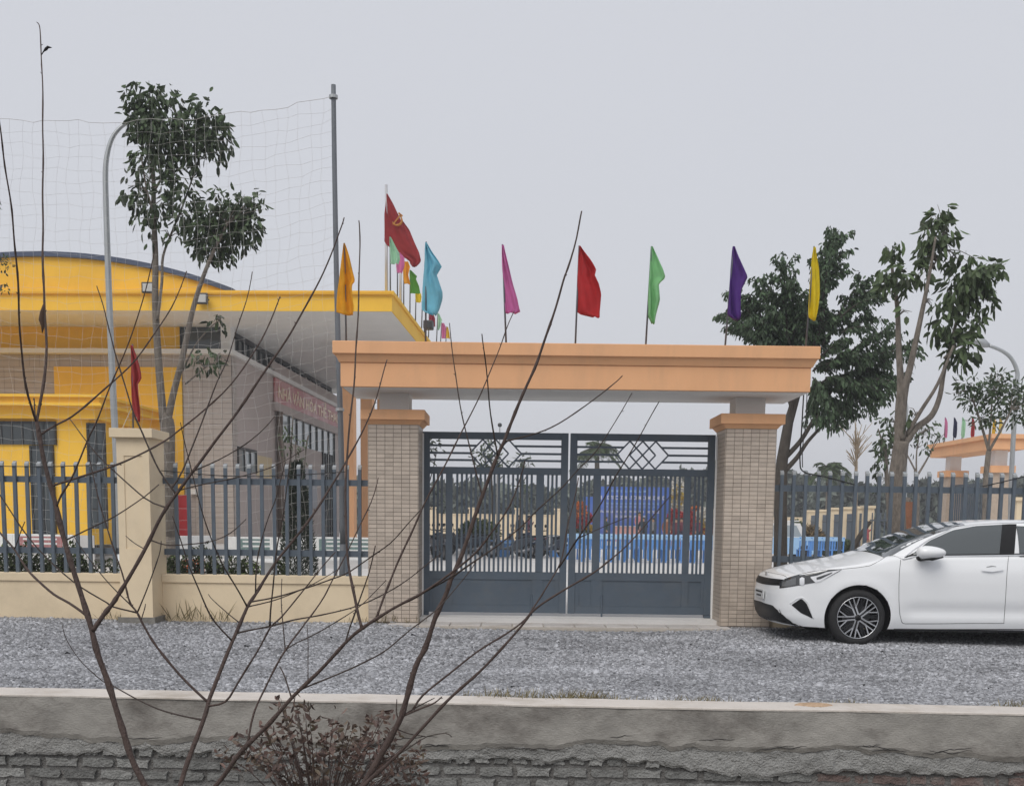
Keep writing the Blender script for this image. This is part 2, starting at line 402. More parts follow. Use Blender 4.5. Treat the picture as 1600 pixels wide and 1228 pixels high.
# cracks in the render
M_CRACK = mat('dark crack', (.045,.042,.04), .95, .1, 20)
for i in range(20):
    u = random.uniform(-3.2, 4.0); z = plaster_edge(u)+random.uniform(.005,.05); pts = []; n = random.randint(7, 16); dz = random.uniform(-.003,.004)
    for k_ in range(n):
        u += random.uniform(.012,.035); z += dz+random.uniform(-.007,.007); z = max(z, plaster_edge(u)+.004); pts.append((u, -.0525-.004*mnoise.fractal(Vector((u*9, z*9, 21)), .8, 2.0, 4), z))
    MB().tube(pts, [.0024*math.sin(math.pi*(q+.5)/n)+.0006 for q in range(n)], 4).build('crack', M_CRACK, rw)
# ------------------------------------------------------------------ gate pillars, beam and gate leaves
PW = 0.635; PD = 0.66
CAP0 = P(1175, 670, GATE_Y).z; CAP1 = P(1175, 646, GATE_Y-0.1).z
XL = P(614.5, 820, GATE_Y).x; XR = P(1169, 822, GATE_Y).x
tw, th = PW/6, 0.0525
tile_me = MB().frustum(-tw/2+.0022, tw/2-.0022, -th/2+.0022, th/2-.0022, 0.0, 0.007, -0.0008).mesh('tile', M_TILE)
for v in tile_me.vertices: v.co = Vector((v.co.x, -v.co.z, v.co.y))
tile_me.flip_normals() if hasattr(tile_me, 'flip_normals') else None
def pillar(cx, side, label):
    t = thing('gate_pillar', label, 'pillar', (cx, GATE_Y+0.008, 0))
    MB().box(-PW/2, PW/2, 0, PD, -0.05, CAP0).build('core', M_GROUT, t)
    n = int((CAP0-0.0)/th)
    for r in range(n):
        for c in range(6):
            link('tile', tile_me, t, (-PW/2+tw*(c+.5), -0.001, CAP0-th*(r+.5)))
    b = MB(); sx = side*(PW/2+0.001)
    for r in range(n+1):
        for c in range(6):
            y0 = PD/6*c+.0022; z1 = CAP0-th*r-.0022
            b.box(min(sx, sx+side*.007), max(sx, sx+side*.007), y0, y0+PD/6-.0044, max(z1-th+.0044, -0.04), z1) if z1 > -0.03 else None
    tag(b.build('side_tiling', M_TILE, t), kind='stuff')
    b = MB(); sx = -side*(PW/2+0.001)
    for r in range(n+1):
        for c in range(6):
            y0 = PD/6*c+.0022; z1 = CAP0-th*r-.0022
            b.box(min(sx, sx-side*.007), max(sx, sx-side*.007), y0, y0+PD/6-.0044, max(z1-th+.0044, -0.04), z1) if z1 > -0.03 else None
    tag(b.build('side_tiling', M_TILE, t), kind='stuff')
    g = 0.09
    cp = MB().frustum(-PW/2-.012, PW/2+.012, -.012, PD+.012, CAP0, CAP0+.055, .045)
    cp.box(-PW/2-g, PW/2+g, -g, PD+g, CAP0+.055, CAP1)
    bevel(cp.build('cap', M_ORANGE, t), 0.006, 2)
    return t
pillar(XL, 1, 'tiled gate pillar with apricot cap next to the cream wall with a bare tree in front')
pillar(XR, -1, 'tiled gate pillar with apricot cap beside the white car')
# beam across the pillars
BY0, BY1 = GATE_Y-0.42, GATE_Y+0.86
BX0 = P(532, 600, BY0).x; BX1 = P(1266.5, 600, BY0).x; BZ0 = P(900, 610, BY0).z; BZ3 = P(900, 537, BY0-.06).z
BZ1 = P(900, 570, BY0).z; BZ2 = P(900, 558, BY0).z
beam = thing('gate_beam', 'long apricot concrete beam over the gate with coloured flags on top', 'beam', ((BX0+BX1)/2, GATE_Y+0.2, BZ0))
ox, oy, oz = beam.location
bevel(MB().box(BX0, BX1, BY0, BY1, BZ0+.012, BZ1).build('fascia', M_ORANGE, beam, off=(ox,oy,oz)), 0.008)
MB().box(BX0+.03, BX1-.03, BY0+.03, BY1-.03, BZ0, BZ0+.02).build('soffit', M_SOFFIT, beam, off=(ox,oy,oz))
MB().frustum(BX0-.015, BX1+.015, BY0-.015, BY1+.015, BZ1, BZ2, .045).build('moulding', M_ORANGE, beam, off=(ox,oy,oz))
bevel(MB().box(BX0-.085, BX1+.085, BY0-.085, BY1+.085, BZ2, BZ3).build('cornice', M_ORANGE, beam, off=(ox,oy,oz)), 0.008)
for cx in (XL, XR):
    MB().box(cx-.19, cx+.19, GATE_Y+.12, GATE_Y+.52, CAP1, BZ0).build('neck', M_SOFFIT, beam, off=(ox,oy,oz))
# gate leaves
LY = GATE_Y+0.60
def gx(px): return P(px, 820, LY).x
def gz(py): return P(888, py, LY).z
Z = {k: gz(v) for k, v in dict(bot=958, pan=894, mid0=742.5, mid1=731.5, top0=688, top=677).items()}
def leaf(x0, x1, hinge, label):
    W = x1-x0; t = thing('gate_leaf', label, 'gate', (x0, LY, 0), 0, 'pair of gate leaves')
    k = W/226.0                               # metres per photo pixel across the leaf
    D = 0.045
    def bx(name, a, b, z0, z1, d=D, m=M_STEEL): return bevel(MB().box(a, b, -d/2, d/2, z0, z1).build(name, m, t), 0.003, 1)
    fl = (lambda a: a) if hinge == 'L' else (lambda a: W-a)
    def rg(a, b): p, q = fl(a*k), fl(b*k); return min(p, q), max(p, q)
    bx('stile', *rg(0, 11), Z['bot'], Z['top'], .06); bx('stile', *rg(215, 226), Z['bot'], Z['top'], .06)
    bx('rail', *rg(11, 215), Z['top0'], Z['top']); bx('rail', *rg(11, 215), Z['mid0'], Z['mid1'])
    p1, p2 = (36, 46.5), (177, 189)
    bx('post', *rg(*p1), Z['pan'], Z['mid0']); bx('post', *rg(*p2), Z['pan'], Z['mid0'])
    for (a, b), n in (((11, 36), 4), ((46.5, 177), 18), ((189, 215), 4)):   # vertical slats between the posts
        g = (b-a)/n
        for i in range(1, n): c0, c1 = rg(a+g*i-1.75, a+g*i+1.75); bx('slat', c0, c1, Z['pan'], Z['mid0'], .022)
    # bottom sheet with three framed fields
    MB().box(*rg(11, 215), -.006, .006, Z['bot']+.0, Z['pan']).build('bottom_sheet', M_STEEL, t)
    fr = MB(); f0, f1 = Z['bot']+.10, Z['pan']-.105
    for a, b in ((11, 16), (36, 46.5), (172, 189), (209, 215)):
        x, y = rg(a, b); fr.box(x, y, -.018, -.007, f0+.001, f1-.001)
    x, y = rg(11, 215); fr.box(x, y, -.018, -.007, f1, Z['pan']-.001); fr.box(x, y, -.018, -.007, Z['bot']+.002, f0)
    fr.build('bottom_frame', M_STEEL, t)
    # open top with three bars meeting a lattice of diamonds
    za, zb = Z['mid1'], Z['top0']; h = zb-za; cx = W/2+(0.0); dx = h*0.47; n = 3
    zs = [za+h*f for f in (.25, .5, .77)]
    cells = [(cx-dx*1.0, 0), (cx, 0), (cx+dx*1.0, 0)]
    ext = [cx-dx*1.5, cx-dx*2.0, cx-dx*1.5]; 
    for z in zs:
        off = dx*2.0-abs(z-(za+h/2))/(h/2)*dx
        l0, l1 = 11*k, cx-off; r0, r1 = cx+off, 215*k
        MB().box(l0, l1, -.011, .011, z-.014, z+.014).build('top_bar', M_STEEL, t)
        MB().box(r0, r1, -.011, .011, z-.014, z+.014).build('top_bar', M_STEEL, t)
    zm = za+h/2
    for i in range(-2, 2):                    # crossing diagonals
        for s in (1, -1):
            a = (cx+dx*(i+.0), zm); 
    diag = []
    for i in range(-1, 2):
        c = cx+dx*i
        diag += [((c-dx, zm), (c, zb)), ((c-dx, zm), (c, za)), ((c+dx, zm), (c, zb)), ((c+dx, zm), (c, za))]
    seen = set()
    for a, b in diag:
        key = tuple(round(q, 3) for q in a+b)
        if key in seen: continue
        seen.add(key)
        MB().bar((a[0], random.uniform(-.001,.001), a[1]), (b[0], random.uniform(-.001,.001), b[1]), .020, .022, (0,1,0)).build('lattice_bar', M_STEEL, t)
    # hinge lugs and drop bolt
    hx = fl(4*k)
    MB().box(hx-.05, hx+.05, -.05, .05, 0.02, Z['bot']-.002).build('hinge', M_STEEL, t)
    MB().tube([(fl(172*k), -.02, .03), (fl(172*k), -.02, Z['bot']+.25)], .012, 8).build('drop_bolt', M_STEEL, t)
    return t
leaf(gx(660.5), gx(886.0), 'L', 'slate grey steel gate leaf with motorbikes seen through its slats')
leaf(gx(889.0), gx(1113.5), 'R', 'slate grey steel gate leaf with a blue backdrop seen through its slats')
# white strips on the pillars beside the leaves
for px, lb, cx in ((660, 'thin white strip on the pillar beside the leaf with motorbikes behind', XL+PW/2), (1115, 'thin white strip on the pillar near the white car', XR-PW/2)):
    s = 1 if cx < 0.6 else -1
    tag(MB().box(min(cx+s*.009, cx+s*.030), max(cx+s*.009, cx+s*.030), LY-.055, LY-.038, 0.06, CAP0-.06).build('edge_strip', mat('white paint', (.75,.75,.74), .6, .05)), lb, 'strip')
# ------------------------------------------------------------------ fence: cream walls, pier and steel panels
FW = 14.38                                    # front of the low wall
FZ = P(300, 897.5, FW).z                      # top of its coping
def low_wall(x0, x1, label):
    t = thing('fence_wall', label, 'wall', ((x0+x1)/2, FW, 0))
    o = t.location
    MB().box(x0, x1, FW, FW+.2, -0.08, FZ-.105).build('wall', M_CREAM, t, off=o)
    bevel(MB().box(x0, x1, FW-.022, FW+.222, FZ-.105, FZ).build('coping', M_CREAM, t, off=o), .006)
PX0, PX1 = P(184.5, 800, FW-.4).x, P(235, 800, FW-.4).x
xl = XL-PW/2
low_wall(-16, PX0-.001, 'low cream wall under the fence before the yellow building front')
low_wall(PX1+.001, xl-.002, 'low cream wall between the cream pier and the tiled gate pillar')
low_wall(XR+PW/2+.002, 17, 'low cream wall behind the white car')
# cream pier
pz = P(210, 684, FW-.4).z; pt = P(210, 669, FW-.46).z
pier = thing('fence_pier', 'cream plastered fence pier with a flat cap and a sunken panel', 'pier', ((PX0+PX1)/2, FW-.2, 0))
pw = (PX1-PX0)/2
b = MB(); fy = -.2
# front built round a recessed field
a0, a1, c0, c1 = -pw+.09, pw-.09, 0.95, pz-.22
b.box(-pw, pw, fy+.012, .4, -.08, pz)
for q in ((-pw, a0, -.08, pz), (a1, pw, -.08, pz), (a0, a1, -.08, c0), (a0, a1, c1, pz)): b.box(q[0], q[1], fy, fy+.011, q[2], q[3])
b.build('shaft', M_CREAM, pier)
bevel(MB().box(-pw-.065, pw+.065, fy-.065, .44, pz, pt).build('cap', M_CREAM, pier), .006)
MB().box(-pw-.03, pw+.03, fy-.03, .3, -.1, .085).build('plinth', mat('grey footing', (.2,.19,.17), .95, .25, 8, .6, 50), pier)
# steel panels
z_t, z_b = P(100, 749, FW+.08).z, P(100, 860, FW+.08).z
zt = P(100, 721, FW+.08).z
bar_w = 0.042
def bar_mesh(h):
    w = bar_w/2; b = MB()
    b.v = [(-w,-w,0),(w,-w,0),(w,w,0),(-w,w,0),(-w,-w,h-.03),(w,-w,h-.03),(w,w,h),(-w,w,h)]
    b.f = [(0,3,2,1),(4,5,6,7),(0,1,5,4),(1,2,6,5),(2,3,7,6),(3,0,4,7)]
    return b.mesh('bar', M_FSTEEL)
M_TIP = mat('sky lit bar tip', (.34,.36,.37), .5, .15, 9)  # paler grey paints the sky's light onto the cut bar tops
barm = bar_mesh(zt-FZ-.0)
tipm = MB().box(-bar_w/2-.002, bar_w/2+.002, -bar_w/2-.002, bar_w/2+.002, zt-FZ-.06, zt-FZ-.028).mesh('tip', M_TIP)
tipm2 = MB(); w_ = bar_w/2+.002; hh = zt-FZ
tipm2.v = [(-w_,-w_,hh-.030),(w_,-w_,hh-.030),(w_,w_,hh+.001),(-w_,w_,hh+.001),(-w_,-w_,hh-.06),(w_,-w_,hh-.06),(w_,w_,hh-.06),(-w_,w_,hh-.06)]
tipm2.f = [(0,1,2,3),(4,7,6,5),(0,4,5,1),(1,5,6,2),(2,6,7,3),(3,7,4,0)]
tipm = tipm2.mesh('tip', M_TIP)
def panel(x0, x1, px_first, label):
    t = thing('steel_fence', label, 'fence', ((x0+x1)/2, FW+.09, FZ)); cx = t.location.x
    for z in (z_t, z_b):
        MB().box(x0-cx, x1-cx, .0225, .0565, z-FZ-.04, z-FZ+.04).build('rail', M_FSTEEL, t)
    x = P(px_first, 800, FW+.09).x
    while x < x1-.03:
        if x > x0+.03:
            o = link('bar', barm, t, (x-cx+random.uniform(-.004,.004), 0, 0)); o.rotation_euler = (random.uniform(-.004,.004), random.uniform(-.006,.006), random.uniform(-.05,.05))
            link('tip', tipm, o)
        x += 0.1585
panel(-12.2, PX0-.002, -1400, 'grey steel bar fence in front of the yellow walls')
panel(PX1+.002, xl-.002, 257.5, 'grey steel bar fence between the cream pier and the gate pillar')
panel(XR+PW/2+.002, 13.2, 1219.5, 'grey steel bar fence behind the white car')
# wires along the fence
M_WIRE = mat('black cable', (.015,.015,.016), .6, .05)
def wire(pts, r, name, label):
    V = [Vector(p) for p in pts]; out = []
    for i in range(len(V)-1):
        for k in range(6):
            t = k/6; a = V[max(i-1,0)]; b, c = V[i], V[i+1]; d = V[min(i+2,len(V)-1)]
            out.append(0.5*((2*b)+(c-a)*t+(2*a-5*b+4*c-d)*t*t+(3*b-a-3*c+d)*t**3))
    out.append(V[-1]); tag(MB().tube(out, r, 6).build(name, M_WIRE, smooth=True), label, 'cable')
yw = FW+.09-.028
wire([P(-60,727,yw), P(60,729,yw), P(140,727,yw), P(184,726,yw-.0)], .006, 'cable', 'thin black cable strung along bar tops before the yellow building')
wire([P(250,735,yw), P(330,742,yw), P(400,744,yw), P(480,741,yw), P(540,737,yw)], .006, 'cable', 'thin black cable sagging along the fence beside the gate pillar')
wire([P(1256,612,BY1-.1), P(1252,680,14.6), P(1250,720,14.5), P(1256,737,yw), P(1290,745,yw), P(1335,757,yw)], .009, 'cable', 'black cable hanging from the beam end down to the fence')
wire([P(1261,612,BY1-.1), P(1259,660,14.6), P(1254,700,14.5), P(1254,730,yw)], .006, 'cable', 'straight black wire dropping from the beam corner beside the hanging cable')
wire([P(1535,760,yw), P(1570,752,yw), P(1600,745,yw), P(1660,736,yw)], .008, 'cable', 'black cable rising along the fence over the car roof')
# dry weeds along the foot of the walls
M_WEED = mat('dry weeds', (.20,.165,.085), .9, .25, 8, attr='tone', trans=.25)
def weeds(name, spots, label, m=M_WEED):
    C, D, L = [], [], []
    for (x, y, z, n, h, sp) in spots:
        for i in range(n):
            C.append((x+random.gauss(0, sp), y+random.gauss(0, .05), z)); D.append((random.gauss(0,.65), random.gauss(0,.4)-.15, 1)); L.append(h*random.uniform(.35,1.1))
    V, Fq = leaf_arrays(np.array(C), np.array(D), np.array(L), np.array(L)*.03+.004, .3)
    tone = np.repeat(rng.uniform(.6, 1.5, len(C)), 6)
    tag(link(name, npmesh(name, V, Fq, m, tone)), label, 'weeds', kind='stuff')
sp = []
for px, n, h, s in ((185,40,.20,.10),(262,16,.22,.14),(290,26,.32,.18),(322,22,.34,.16),(350,12,.2,.16),(600,60,.17,.10),(640,44,.15,.08),(95,40,.07,.3),(30,30,.06,.3),(560,25,.10,.1),(480,25,.06,.2)):
    q = P(px, 965, FW-.05); sp.append((q.x, FW-.07, 0.0, n, h, s))
weeds('dry_grass', sp, 'dry weeds and grass tufts along the foot of the cream wall')
sp = []
for px, n, h, s in ((770,60,.10,.12),(800,110,.11,.10),(850,110,.08,.15),(900,170,.115,.12),(960,80,.06,.2),(1050,80,.06,.2),(1090,80,.08,.1),(1300,40,.06,.1),(1560,60,.08,.1)):
    q = P(px, 1085, 7.5); x = q.x; y = wall_y(x)+.30; sp.append((x, y, gravel_z(x, y)-.005, n, h, s))
weeds('verge_grass', sp, 'short dry grass along the pale top of the retaining wall', mat('verge grass', (.25,.215,.125), .9, .25, 8, attr='tone', trans=.25))
# ------------------------------------------------------------------ flags on the beam
M_BAMBOO = mat('flag stick', (.10,.11,.13), .6, .2, 8)
def cloth(col, nm): return mat('cloth '+nm, tuple(min(.85, c*1.15) for c in col), .8, .14, 5, trans=.5)
def flag_mesh(rows, m, fold=.05, seed=0, n=14):
    """rows: (z, x_left, x_right) from top to bottom; folds run down from the hoist corner"""
    zs = [r[0] for r in rows]; R = []
    N = 26
    for i in range(N+1):
        z = zs[0]+(zs[-1]-zs[0])*i/N; xl = np.interp(-z, [-q for q in zs], [r[1] for r in rows]); xr = np.interp(-z, [-q for q in zs], [r[2] for r in rows])
        r = []
        for j in range(n+1):
            s = j/n; w = xr-xl
            y = fold*min(1, i/5)*math.sin(s*(7+seed % 3)+seed*1.7+z*2.2)*s**.6*min(1, w/.15) + .4*fold*math.sin(s*13+z*7+seed)
            r.append((xl+w*s, y, z+.012*math.sin(s*9+seed)*s*(i/N)))
        R.append(r)
    me = MB().grid(R).mesh('cloth', m, smooth=True); return me
def flag(px_top, py_top, px_bot, py_bot, Y, rows_px, col, nm, label, group=None, pole_r=.012, polem=None, seed=0, fold=.05, cat='flag', zbase=None):
    """rows_px: (py, px_left, px_right) outline of the cloth in the photo"""
    a = P(px_bot, py_bot, Y); b = P(px_top, py_top, Y)
    if zbase is not None: a.z = zbase
    t = thing('flag', label, cat, a, 0, group)
    MB().tube([(0,0,0), b-a], [pole_r, pole_r*.8], 8).build('pole', polem or M_BAMBOO, t, smooth=True)
    rows = []
    for py, l, r in rows_px:
        p, q = P(l, py, Y)-a, P(r, py, Y)-a; rows.append((p.z, p.x, q.x))
    o = link('cloth', flag_mesh(rows, cloth(col, nm), fold, seed), t, (0, -pole_r-.004, 0))
    s = o.modifiers.new('thickness', 'SOLIDIFY'); s.thickness = .003
    return t
FY = BY0+.15; FB = BZ3
def base_py(px): return 537+.012*(px-900)
G_B = 'flags along the gate beam'
flag(538,380,541,528,FY,[(381,537,539),(400,534,546),(425,531,552),(440,530,556),(447,529,551),(465,527,552),(480,526,554),(489,526,553),(493,540,552)],(.80,.42,.02),'marigold','hanging marigold yellow flag at the beam end below the yellow roof',G_B,seed=1,zbase=FB)
flag(666,378,665,533,FY,[(380,665,667),(395,664,676),(405,664,684),(415,663,690),(420,663,687),(428,662,682),(440,661,686),(455,660,691),(465,660,691),(480,659,687),(487,660,684),(493,674,681)],(.25,.57,.68),'sky blue','hanging sky blue flag over the gate beam',G_B,seed=2,zbase=FB)
flag(785,382,791,534,FY,[(384,784,787),(400,784,791),(420,785,796),(445,787,802),(465,788,808),(480,789,811),(487,790,813),(490,790,805)],(.62,.20,.46),'pink','hanging pink flag over the gate beam',G_B,seed=3,zbase=FB)
flag(905,384,899,535,FY,[(385,905,907),(400,904,917),(418,903,928),(425,903,931),(431,902,928),(445,902,935),(460,901,939),(475,901,938),(488,901,937),(490,901,937),(496,925,937)],(.52,.035,.04),'red','hanging plain red flag over the gate beam',G_B,seed=4,zbase=FB)
flag(1018,385,1009,536,FY,[(386,1017,1020),(400,1016,1027),(420,1015,1036),(435,1014,1040),(441,1013,1033),(446,1013,1029),(470,1012,1031),(485,1012,1027),(493,1011,1025),(498,1014,1024),(506,1018,1023)],(.30,.60,.31),'pale green','hanging pale green flag over the gate beam',G_B,seed=5,zbase=FB)
flag(1146,385,1133,537,FY,[(386,1145,1148),(400,1143,1154),(420,1141,1163),(433,1140,1168),(445,1139,1162),(455,1139,1157),(470,1138,1156),(485,1137,1156),(493,1136,1157),(500,1148,1156)],(.115,.04,.27),'purple','hanging deep purple flag over the gate beam',G_B,seed=6,zbase=FB)
flag(1272,385,1259,538,FY,[(387,1271,1274),(400,1269,1276),(420,1267,1280),(440,1265,1281),(460,1263,1281),(478,1262,1279),(490,1262,1277),(497,1263,1275),(501,1270,1274)],(.72,.60,.02),'yellow','hanging lemon yellow flag by the dense dark tree',G_B,seed=7,zbase=FB)
# small red flag standing on the cream pier
t = flag(207,538,208,670,FW-.2,[(540,205,208),(560,205,215),(580,205,221),(592,205,223),(600,206,217),(625,207,220),(645,209,221),(655,211,220),(660,215,219)],(.44,.06,.06),'faded red','drooping faded red flag on a stick above the cream pier','', seed=8, fold=.04, zbase=pt)
a = t.location
MB().tube([(0,0,.30),(-.13,-.03,0)], .006, 6).build('brace', mat('pale stick', (.5,.42,.3), .8), t)
MB().tube([(0,0,.30),(.10,-.03,0)], .006, 6).build('brace', MATS['pale stick'], t)
if 'group' in t: del t['group']
# ------------------------------------------------------------------ community hall (yellow front, tiled side, deep flat roof)
M_YEL = mat('yellow wall paint', (.86,.51,.045), .75, .05, .7, .06, 60, stain=(.62,.34,.04), stain_scale=.6, stain_amt=.3)
M_TAN = mat('taupe stone tile', (.42,.37,.335), .6, .06, 1.5, objvar=.0)
M_TANJ = mat('taupe tile joint', (.26,.225,.20), .9, .1, 5)
M_GREY = mat('grey trim paint', (.5,.49,.48), .85, .06, 2)
M_WHITE = mat('off white trim', (.74,.73,.71), .8, .06, 2)
M_ROOFB = mat('blue roof sheet', (.055,.075,.13), .5, .15, 3)
M_GLASS = mat('dark window glass', (.045,.055,.06), .08, .05, 2, spec=.6)
M_SKYGL = mat('window glass', (.30,.34,.35), .04, .05, 2, spec=.9)  # base colour paled to paint in the reflected sky
M_FRAME = mat('black window frame', (.018,.02,.022), .5, .1, 4)
M_RED = mat('red door', (.42,.02,.035), .5, .1, 3)
BA = 0.046                                     # the hall is turned a little
bo = P(612.5, 455, 30.0)                        # front right top corner of the roof slab
RT = bo.z
hall = thing('community_hall', 'yellow hall with vaulted blue roof edge, flat eaves and taupe tiled side wall', 'building', (bo.x, bo.y, 0), -BA)
ex, ey = Vector((math.cos(BA), -math.sin(BA), 0)), Vector((math.sin(BA), math.cos(BA), 0))
def B(px, py, v):                               # photo pixel -> hall coordinates on the plane v metres behind the eaves
    d = ray(px, py); o = EYE-Vector((bo.x, bo.y, 0)); n = ey
    tt = (v-o.dot(n))/d.dot(n); p = o+d*tt; return p.dot(ex), p.z
def BS(px, py, u):                              # same on the plane u (side wall)
    d = ray(px, py); o = EYE-Vector((bo.x, bo.y, 0)); tt = (u-o.dot(ex))/d.dot(ex); p = o+d*tt; return p.dot(ey), p.z
def part(name, mb, m, parent=None, **k): return mb.build(name, m, parent or hall, **k)
SB = B(500, 487, 0)[1]; UL = -26.0; VB = 19.0     # slab bottom, left end, back
PZ = 0.62                                        # plinth level
part('roof_slab', MB().box(UL, 0, 0, VB, SB+.012, RT-.10), M_YEL)
part('roof_lip', MB().box(UL-.05, .05, -.05, VB+.05, RT-.10, RT), M_YEL)
part('soffit', MB().box(UL+.02, -.02, .02, VB-.02, SB, SB+.02), M_SOFFIT)
# clerestory and lower walls
VF = 2.3                                        # front wall behind the eaves
UW, _ = B(362, 600, VF)                         # right front corner of the walls
ZL1 = B(200, 544.5, VF-.3)[1]; ZL0 = B(200, 552, VF-.3)[1]   # white ledge
part('upper_wall', MB().box(UL, UW-.9, VF+.15, 17, ZL1, SB), M_YEL)
part('ledge', MB().box(UL, UW+.12, VF-.3, 17.6, ZL0, ZL1), M_WHITE)
part('wall', MB().box(UL, UW-.02, VF+.02, 17.4, PZ, ZL0), M_TANJ)
uY0, zy = B(85, 573, VF); uY1 = B(284, 573, VF)[0]
# tiles of the front (one joined part each: far too small to pick apart) and of the side wall
def tiling(u0, u1, z0, z1, plane, at, holes=(), s=.30, hgt=.15):
    b = MB(); nu = max(1, int(round((u1-u0)/s))); nz = max(1, int(round((z1-z0)/hgt))); du = (u1-u0)/nu; dz = (z1-z0)/nz; g = .005
    for i in range(nu):
        for j in range(nz):
            a, c = u0+du*i, z0+dz*j
            if any(a+du > h[0] and a < h[1] and c+dz > h[2] and c < h[3] for h in holes): continue
            if plane == 'F': b.quad((a+g, at, c+g), (a+du-g, at, c+g), (a+du-g, at, c+dz-g), (a+g, at, c+dz-g))
            else: b.quad((at, a+g, c+g), (at, a+du-g, c+g), (at, a+du-g, c+dz-g), (at, a+g, c+dz-g))
    return b
o = part('front_tiling', tiling(uY1+.02, UW, PZ, ZL0, 'F', VF+.008), M_TAN, fix=False); tag(o, kind='stuff')
o = part('front_tiling', tiling(UL, uY1+.02, zy, ZL0, 'F', VF+.008), M_TAN, fix=False); tag(o, kind='stuff')
o = part('front_tiling', tiling(UL, uY0-.02, B(40,615,VF)[1]-.6, zy, 'F', VF+.008), M_TAN, fix=False); tag(o, kind='stuff')
o = part('yellow_bay', MB().box(uY0, uY1, VF-.05, VF+.02, PZ, zy), M_YEL)
# openings at the top of the front and the clerestory band along the side
u0, z0 = B(284, 543, VF+.1); u1, z1 = B(343, 511, VF+.1)
w = part('window', MB().box(u0, u1, VF+.10, VF+.16, ZL1+.002, z1), M_GLASS)
part('window_frame', MB().box(u0-.04, u0, VF+.06, VF+.14, ZL1, z1+.04).box(u1, u1+.04, VF+.06, VF+.14, ZL1, z1+.04).box(u0, u1, VF+.06, VF+.14, z1, z1+.04), M_FRAME, w)
u2 = B(360, 520, VF)[0]
part('corner_post', MB().box(u1+.06, u2, VF, VF+.4, ZL1, SB), M_WHITE)
US = UW-.12                                     # clerestory plane along the side
part('clerestory_wall', MB().box(US-.3, US-.05, VF+.4, 17, ZL1, SB), M_DARK)
for i in range(24):
    v = VF+.55+.58*i
    g = part('clerestory_window', MB().box(US-.05, US-.02, v, v+.53, ZL1+.06, ZL1+(SB-ZL1)*.72), M_GLASS)
    part('mullion', MB().box(US-.05, US+.02, v+.53, v+.58, ZL1, ZL1+(SB-ZL1)*.74), M_WHITE if i % 4 == 3 else M_FRAME, g)
part('clerestory_rail', MB().box(US-.05, US+.03, VF+.4, 16.5, ZL1+(SB-ZL1)*.74, ZL1+(SB-ZL1)*.78), M_FRAME)
# side wall: tiles near the corner, plain render, recessed porch with windows and the red sign
vT = BS(368, 650, UW)[0]; v1 = BS(425, 640, UW)[0]; v2 = BS(528, 690, UW)[0]
o = part('side_tiling', tiling(VF+.02, max(vT, VF+.5), PZ, ZL0, 'S', UW+.006), M_TAN, fix=False); tag(o, kind='stuff')
part('side_wall', MB().box(UW-.05, UW+.004, max(vT, VF+.5), v1, PZ, ZL0), mat('taupe render', (.47,.41,.385), .8, .05, 1.5))
M_TR = MATS['taupe render']
zs0 = BS(437, 632, UW)[1]; zs1 = BS(437, 595, UW)[1]
part('side_wall', MB().box(UW-.05, UW-.001, v1, 17.5, PZ, zs1+.55), M_TR)
sg = part('sign_board', MB().box(UW+.02, UW+.08, v1+.15, v2+.2, zs0, zs1), mat('red sign board', (.46,.13,.13), .4, .1, 1.5, stain=(.66,.44,.43), stain_scale=.45, stain_amt=1.0))
tm_ = textmesh('letter', 'NHÀ VĂN HÓA THỂ THAO', (zs1-zs0)*.66, mat('gold letters', (.74,.56,.38), .35, .05, metal=.3), bold=.012)
xs = [v.co.x for v in tm_.vertices]; k = (v2-v1-.6)/(max(xs)-min(xs)); word = 'NHÀ VĂN HÓA THỂ THAO'
for i, chr_ in enumerate(word):
    if chr_ == ' ': continue
    def right(sx): q = textmesh('letter', sx, (zs1-zs0)*.66, MATS['gold letters'], 'LEFT', bold=.012); return max(v.co.x for v in q.vertices)
    lm_ = textmesh('letter', chr_, (zs1-zs0)*.66, MATS['gold letters'], 'LEFT', bold=.012); x_ = right(word[:i+1])-max(v.co.x for v in lm_.vertices)
    lo = link('letter', lm_, sg); lo.location = (UW+.09, v1+.45+x_*k, (zs0+zs1)/2-.05); lo.rotation_euler = (math.pi/2, 0, math.pi/2); lo.scale = (k, 1, 1)
part('sign_band', MB().box(UW, UW+.12, v1, v2+.3, zs0-.28, zs0-.01), M_TR)
part('sign_band', MB().box(UW, UW+.10, v1, 17.5, zs1+.01, zs1+.25), M_TR)
# long window below the sign with vertical bars, tall door beyond it
wv0, wz1 = BS(438, 643, UW); wz0 = BS(438, 688, UW)[1]; wv1 = BS(521, 673, UW)[0]
wn = part('window', MB().box(UW-.02, UW+.012, wv0, wv1, wz0, wz1), M_SKYGL)
nb = 8
for i in range(nb+1):
    v = wv0+(wv1-wv0)*i/nb; part('window_bar', MB().box(UW+.012, UW+.06, v-.025, v+.025, wz0, wz1), M_FRAME, wn)
part('window_bar', MB().box(UW+.012, UW+.06, wv0-.05, wv1+.05, wz1, wz1+.08), M_FRAME, wn)
dv0 = BS(503, 700, UW)[0]; dv1 = wv1
dn = part('door', MB().box(UW-.01, UW+.014, dv0, dv1, PZ+.02, wz0-.002), M_SKYGL)
for i in range(6):
    v = dv0+(dv1-dv0)*i/5; part('door_bar', MB().box(UW+.014, UW+.06, v-.035, v+.035, PZ+.02, wz0), M_FRAME, dn)
for f in (.0, .12, .45, .72): 
    z = PZ+.03+(wz0-PZ)*f; part('door_bar', MB().box(UW+.014, UW+.05, dv0, dv1, z, z+.07), M_FRAME, dn)
